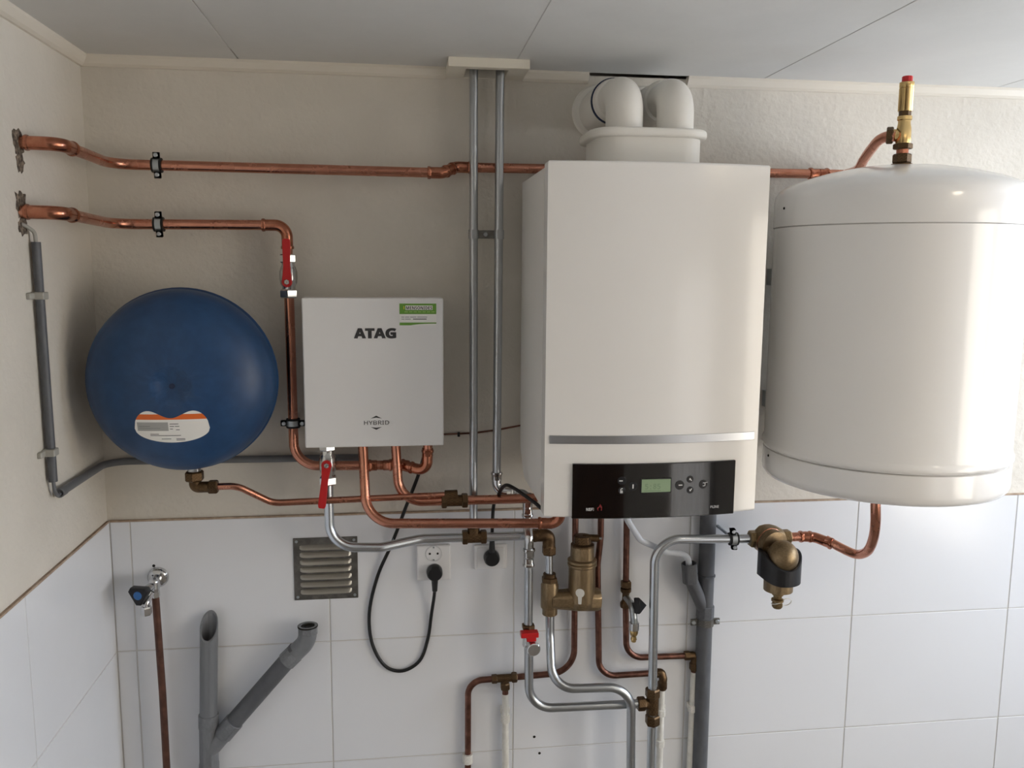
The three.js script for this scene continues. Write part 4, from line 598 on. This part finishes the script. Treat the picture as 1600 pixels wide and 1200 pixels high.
// ------------------------------------------------------------ grey plastic drains
function hollow(a, b, ro, ri, depth = 0.08) { const d = dirOf(a, b), L = V(a).distanceTo(V(b)); return rev(a, d, [[ro, 0], [ro, L - 0.001], [ro - 0.001, L], [ri + 0.001, L], [ri, L - 0.001], [ri, L - depth], [0, L - depth]], 36); }
{
  const o = thing('drain_pipe', [1.438, 0.55, 0.028], 'grey plastic drain pipe with a side branch behind the boiler pipes', 'drain pipe', 'grey plastic drains'), R = 0.02, Z = 0.028;
  part(o, 'main_pipe', M.pvcDark, sweep([V(1.437, 1.7, Z), V(1.441, 0.55, Z)], R, 0, { seg: 32 }));
  part(o, 'branch', M.pvcDark, sweep([V(1.439, 1.225, Z), V(1.392, 1.318, 0.045), V(1.3865, 1.34, 0.048)], 0.0165, 0.015, { seg: 28 }));
  part(o, 'branch_socket', M.pvcDark, hollow([1.391, 1.312, 0.047], [1.385, 1.362, 0.048], 0.0195, 0.0165, 0.03)); part(o, 'joint_ring', M.pvcDark, rev([1.4385, 1.318, Z], [0, 1, 0], [[R, 0], [0.0225, 0.001], [0.0225, 0.005], [R, 0.006]], 36)); part(o, 'joint_ring', M.pvcDark, rev([1.4395, 1.21, Z], [0, 1, 0], [[R, 0], [0.0222, 0.002], [0.0222, 0.03], [R, 0.032]], 36));
  const c = thing('pipe_bracket', [1.44, 1.197, 0.028], 'steel bracket with two screws round the grey drain pipe', 'bracket'); part(c, 'band', M.galvDull, rev([1.4398, 1.189, Z], [0, 1, 0], [[R, 0], [R + 0.0018, 0], [R + 0.0018, 0.018], [R, 0.018]], 36)); for (const s of [-1, 1]) { part(c, 'lug', M.galvDull, box(1.4398 + s * 0.028 - 0.01, 1.4398 + s * 0.028 + 0.01, 1.19, 1.206, 0.026, 0.032, 0.001)); part(c, 'screw', M.clampSteel, collar([1.4398 + s * 0.031, 1.198, 0.031], [0, 0, 1], 0.0055, 0.004)); }
  const h = thing('condensate_hose', [1.2, 1.5, 0.1], 'translucent white hose from the boiler into the grey branch', 'hose'); part(h, 'tube', M.hoseClear, sweep([V(1.205, 1.62, 0.13), V(1.206, 1.5, 0.1), V(1.245, 1.44, 0.09), V(1.32, 1.4, 0.07), V(1.38, 1.385, 0.05), V(1.387, 1.345, 0.048)], 0.0075, 0.05, { steps: 10 }));
  const Zd = 0.037, r2 = 0.0205;
  const d = thing('drain_pipe', [0.213, 0.55, Zd], 'grey drain standpipe with a slanted open top', 'drain pipe', 'grey plastic drains');
  { // slanted cut: the opening faces up and forward
    const n = 48, pos = [], idx = [], nn = 4, yb = 1.02, xt = 0.2245, xb = 0.2145; const topAt = (a, r) => 1.249 - 0.032 * Math.cos(a) * (r / r2);
    for (let i = 0; i <= n; i++) { const a = i / n * 2 * Math.PI, s = Math.sin(a), c0 = Math.cos(a); const add = (r, y) => { const t = (y - yb) / (1.25 - yb); pos.push(xb + (xt - xb) * t + s * r, y, Zd + c0 * r); }; add(r2, yb); add(r2, topAt(a, r2)); add(0.0178, topAt(a, 0.0178)); add(0.0178, 1.1); }
    for (let i = 0; i < n; i++) for (let k = 0; k < nn - 1; k++) { const a = i * nn + k, b = a + 1; idx.push(a, a + nn, b, b, a + nn, b + nn); }
    const g = new THREE.BufferGeometry(); g.setAttribute('position', new THREE.Float32BufferAttribute(pos, 3)); g.setIndex(idx); part(d, 'standpipe', M.pvc, toCreasedNormals(g.toNonIndexed(), 0.6)); part(d, 'pipe_bottom', M.pvc, collar([0.218, 1.098, Zd], [0, 1, 0], 0.0179, 0.004));
  }
  part(d, 'branch_fitting', M.pvc, rev([0.2145, 1.03, Zd], [-0.028, -1, 0], [[0.0205, -0.001], [0.0228, 0], [0.0232, 0.002], [0.0232, 0.03], [0.0218, 0.036], [0.0218, 0.12], [0.0232, 0.126], [0.0232, 0.16]], 36), sweep([V(0.2105, 0.935, Zd), V(0.262, 0.996, 0.041)], 0.0205, 0, { seg: 32 }), rev([0.245, 0.976, 0.04], [0.64, 0.76, 0.05], [[0.0205, 0], [0.0228, 0.003], [0.0228, 0.046], [0.0205, 0.047]], 36));
  part(d, 'lower_pipe', M.pvcDark, sweep([V(0.2105, 0.9, Zd), V(0.2, 0.55, Zd)], r2, 0, { seg: 32 }));
  const e = thing('drain_pipe', [0.28, 1.0, 0.045], 'slanting grey drain branch with an elbow open at the top', 'drain pipe', 'grey plastic drains');
  part(e, 'slanted_pipe', M.pvcDark, sweep([V(0.268, 1.004, 0.0415), V(0.425, 1.186, 0.048)], r2, 0, { seg: 32 }));
  part(e, 'elbow', M.pvc, sweep([V(0.4, 1.157, 0.047), V(0.4505, 1.207, 0.05), V(0.4525, 1.246, 0.05)], 0.0215, 0.045, { seg: 36, caps: false }), rev([0.4, 1.157, 0.047], [0.71, 0.7, 0.03], [[0.0205, 0], [0.0228, 0.001], [0.0228, 0.028], [0.0215, 0.03]], 36), hollow([0.4524, 1.226, 0.05], [0.4525, 1.247, 0.05], 0.0225, 0.0165, 0.018));
  part(e, 'rubber_seal', M.dark, rev([0.4525, 1.243, 0.05], [0, 1, 0], [[0.0225, 0], [0.0236, 0.0005], [0.0236, 0.003], [0.0225, 0.0035]], 36), rev([0.4525, 1.24, 0.05], [0, 1, 0], [[0.0166, 0], [0.012, 0.001], [0.0105, 0.003], [0.0166, 0.0045]], 36));
}
// ------------------------------------------------------------ wall tap with its pipe
{
  const o = thing('wall_tap', [0.108, 1.32, 0.006], 'chrome wall tap with a black and blue triangular knob', 'tap');
  part(o, 'rosette', M.chrome, rev([0.108, 1.364, 0.006], [0, 0, 1], [[0, 0], [0.024, 0], [0.0235, 0.006], [0.018, 0.012], [0.012, 0.014], [0, 0.014]], 36)); part(o, 'body', M.chrome, sweep([V(0.108, 1.364, 0.01), V(0.11, 1.362, 0.055)], 0.0115, 0), rev([0.11, 1.361, 0.05], [0, 1, 0], [[0, -0.016], [0.0105, -0.016], [0.0125, -0.008], [0.0125, 0.008], [0.009, 0.014], [0, 0.015]]), sweep([V(0.11, 1.362, 0.05), V(0.098, 1.358, 0.072)], 0.0085, 0));
  part(o, 'hose_coupling', M.chrome, hexNut([0.111, 1.33, 0.047], [0, 1, 0], 0.0105, 0.016));
  const k = part(o, 'knob', M.blackPlastic, (() => { const s = new THREE.Shape(); const q = []; for (let i = 0; i < 3; i++) for (const d of [-0.22, 0.22]) { const a = -Math.PI / 2 + i * 2 * Math.PI / 3 + d; q.push([Math.cos(a) * 0.0245, Math.sin(a) * 0.0245]); } q.forEach(([x, y], i) => (i ? s.lineTo(x, y) : s.moveTo(x, y))); s.closePath(); const g = extrude(s, 0.02, 0.003, 3); g.rotateY(-0.25); g.translate(0.09, 1.352, 0.072); return toCreasedNormals(g, 0.5); })());
  labelled(part(k, 'knob_disc', mat({ color: 0x2f6cb0, roughness: 0.4 }), collar([0.0858, 1.352, 0.0905], [-0.25, 0, 1], 0.0098, 0.003)), 'blue disc'); part(o, 'spout', M.chrome, sweep([V(0.106, 1.345, 0.06), V(0.1, 1.33, 0.078), V(0.0985, 1.318, 0.08)], 0.0072, 0.01), hexNut([0.0985, 1.302, 0.08], [0, 1, 0], 0.0125, 0.02));
  const q = thing('supply_pipe', [0.112, 0.55, 0.045], 'brown supply pipe hanging straight below the wall tap', 'pipe'); part(q, 'tube', M.hoseBrown, sweep([V(0.1105, 1.338, 0.045), V(0.115, 1.1, 0.045), V(0.115, 0.55, 0.04)], 0.0082, 0.3));
}
// ------------------------------------------------------------ vent grille
{
  const o = thing('vent_grille', [0.494, 1.292, 0.006], 'square metal vent grille with seven louvres set in the tiles', 'vent'), x0 = 0.4185, x1 = 0.5695, y0 = 1.2925, y1 = 1.4465;
  part(o, 'plate', M.galvDull, box(x0, x1, y0, y1, 0.005, 0.0085, 0.001)); for (const x of [x0 + 0.008, x1 - 0.008]) for (const y of [y0 + 0.008, y1 - 0.008]) part(o, 'screw', M.clampSteel, collar([x, y, 0.0084], [0, 0, 1], 0.0035, 0.0015, 0.0005));
  const prof = [[0.0065, 0], [0.004, 0.0035], [0, 0.007], [-0.004, 0.009], [-0.0052, 0.0088], [-0.0048, 0.004], [-0.0052, 0]], W = 0.122, n = 26;
  for (let k = 0; k < 7; k++) {
    const yc = y1 - 0.0225 - k * 0.0184, pos = [], idx = [];
    for (let i = 0; i <= n; i++) { const u = 2 * i / n - 1, s = Math.sqrt(Math.max(0, 1 - Math.abs(u) ** 7)); for (const [py, pz] of prof) pos.push((x0 + x1) / 2 + u * W / 2, yc + py * (0.75 + 0.25 * s), 0.0083 + pz * s); }
    for (let i = 0; i < n; i++) for (let j = 0; j < prof.length - 1; j++) { const a = i * prof.length + j, b = a + 1, c = a + prof.length, d = c + 1; idx.push(a, b, c, b, d, c); }
    const g = new THREE.BufferGeometry(); g.setAttribute('position', new THREE.Float32BufferAttribute(pos, 3)); g.setIndex(idx); part(o, 'louvre', M.galvLight, toCreasedNormals(g.toNonIndexed(), 0.7));
  }
}
// ------------------------------------------------------------ sockets, plugs and cables
function socketFace(parent, x, y, z) {
  const f = part(parent, 'socket_insert', M.socketFace, rev([x, y, z - 0.002], [0, 0, 1], [[0, 0], [0.0175, 0], [0.0178, 0.003], [0.0195, 0.0035], [0.0205, 0.003], [0.0205, 0]], 40));
  for (const s of [-1, 1]) part(f, 'pin_hole', M.dark, collar([x + s * 0.0095, y, z - 0.0005], [0, 0, 1], 0.0026, 0.0012, 0.0002)); for (const s of [-1, 1]) part(f, 'earth_clip', M.clampSteel, box(x - 0.002, x + 0.002, y + s * 0.0155 - 0.0015, y + s * 0.0155 + 0.0015, z - 0.001, z + 0.002));
}
function plug(x, y, z, up, label) {
  const p = thing('plug', [x, y, z], label, 'plug', 'black round plugs'), s = up ? 1 : -1;
  part(p, 'plug_head', M.cable, rev([x, y, z], [0, 0, 1], [[0, 0], [0.0185, 0], [0.0195, 0.003], [0.019, 0.018], [0.016, 0.025], [0, 0.027]], 36)); part(p, 'strain_relief', M.cable, rev([x, y + s * 0.012, z + 0.016], [0, s, 0], [[0, 0], [0.0085, 0], [0.0075, 0.012], [0.0062, 0.032], [0.004, 0.034], [0, 0.034]], 16));
}
{
  const a = thing('wall_socket', [0.752, 1.335, 0.006], 'white double wall socket with one plug in its lower half', 'socket', 'white wall sockets'); part(a, 'plate', M.socket, box(0.711, 0.793, 1.332, 1.42, 0.005, 0.018, 0.004)); socketFace(a, 0.752, 1.4, 0.0185); socketFace(a, 0.753, 1.356, 0.0185);
  plug(0.7535, 1.356, 0.0185, false, 'black plug in the double socket');
  const b = thing('wall_socket', [0.891, 1.353, 0.006], 'white single wall socket under the steel pipe', 'socket', 'white wall sockets'); part(b, 'plate', M.socket, box(0.8505, 0.932, 1.353, 1.416, 0.005, 0.014, 0.004)); part(b, 'inner_frame', M.socket, box(0.858, 0.925, 1.3585, 1.41, 0.012, 0.0165, 0.003)); socketFace(b, 0.8925, 1.388, 0.017);
  plug(0.8925, 1.387, 0.017, true, 'black plug in the single socket');
  const c = thing('power_cable', [0.68, 1.1, 0.014], 'black cable looping low from the double socket up to the white unit', 'cable', 'black power cables');
  const curve = (pts) => new THREE.CatmullRomCurve3(pts.map((q) => V(q))).getPoints(90);
  const c1 = P.cable1.map((q) => [q[0], q[1], Math.max(q[2], 0.0115)]); c1.pop(); c1.push([0.7535, 1.335, 0.034], [0.7535, 1.343, 0.0345]); c1[0] = [0.738, 1.71, 0.11]; part(c, 'cord', M.cable, sweep(curve(c1), 0.0042, 0, { seg: 12 }));
  const d = thing('power_cable', [0.9, 1.5, 0.05], 'black cable rising from the single socket over the chrome elbow to the boiler', 'cable', 'black power cables'); const c2 = [[0.8925, 1.404, 0.033], [0.8925, 1.425, 0.033], [0.893, 1.47, 0.034], [0.896, 1.52, 0.034], ...P.cable2.slice(3), [0.995, 1.62, 0.24]]; part(d, 'cord', M.cable, sweep(curve(c2), 0.0042, 0, { seg: 12 }));
}
scene.traverse((o) => { if (o.isMesh) { o.castShadow = true; o.receiveShadow = true; } if (o.isLight && !o.isRectAreaLight) o.castShadow = true; });
renderer.render(scene, camera);
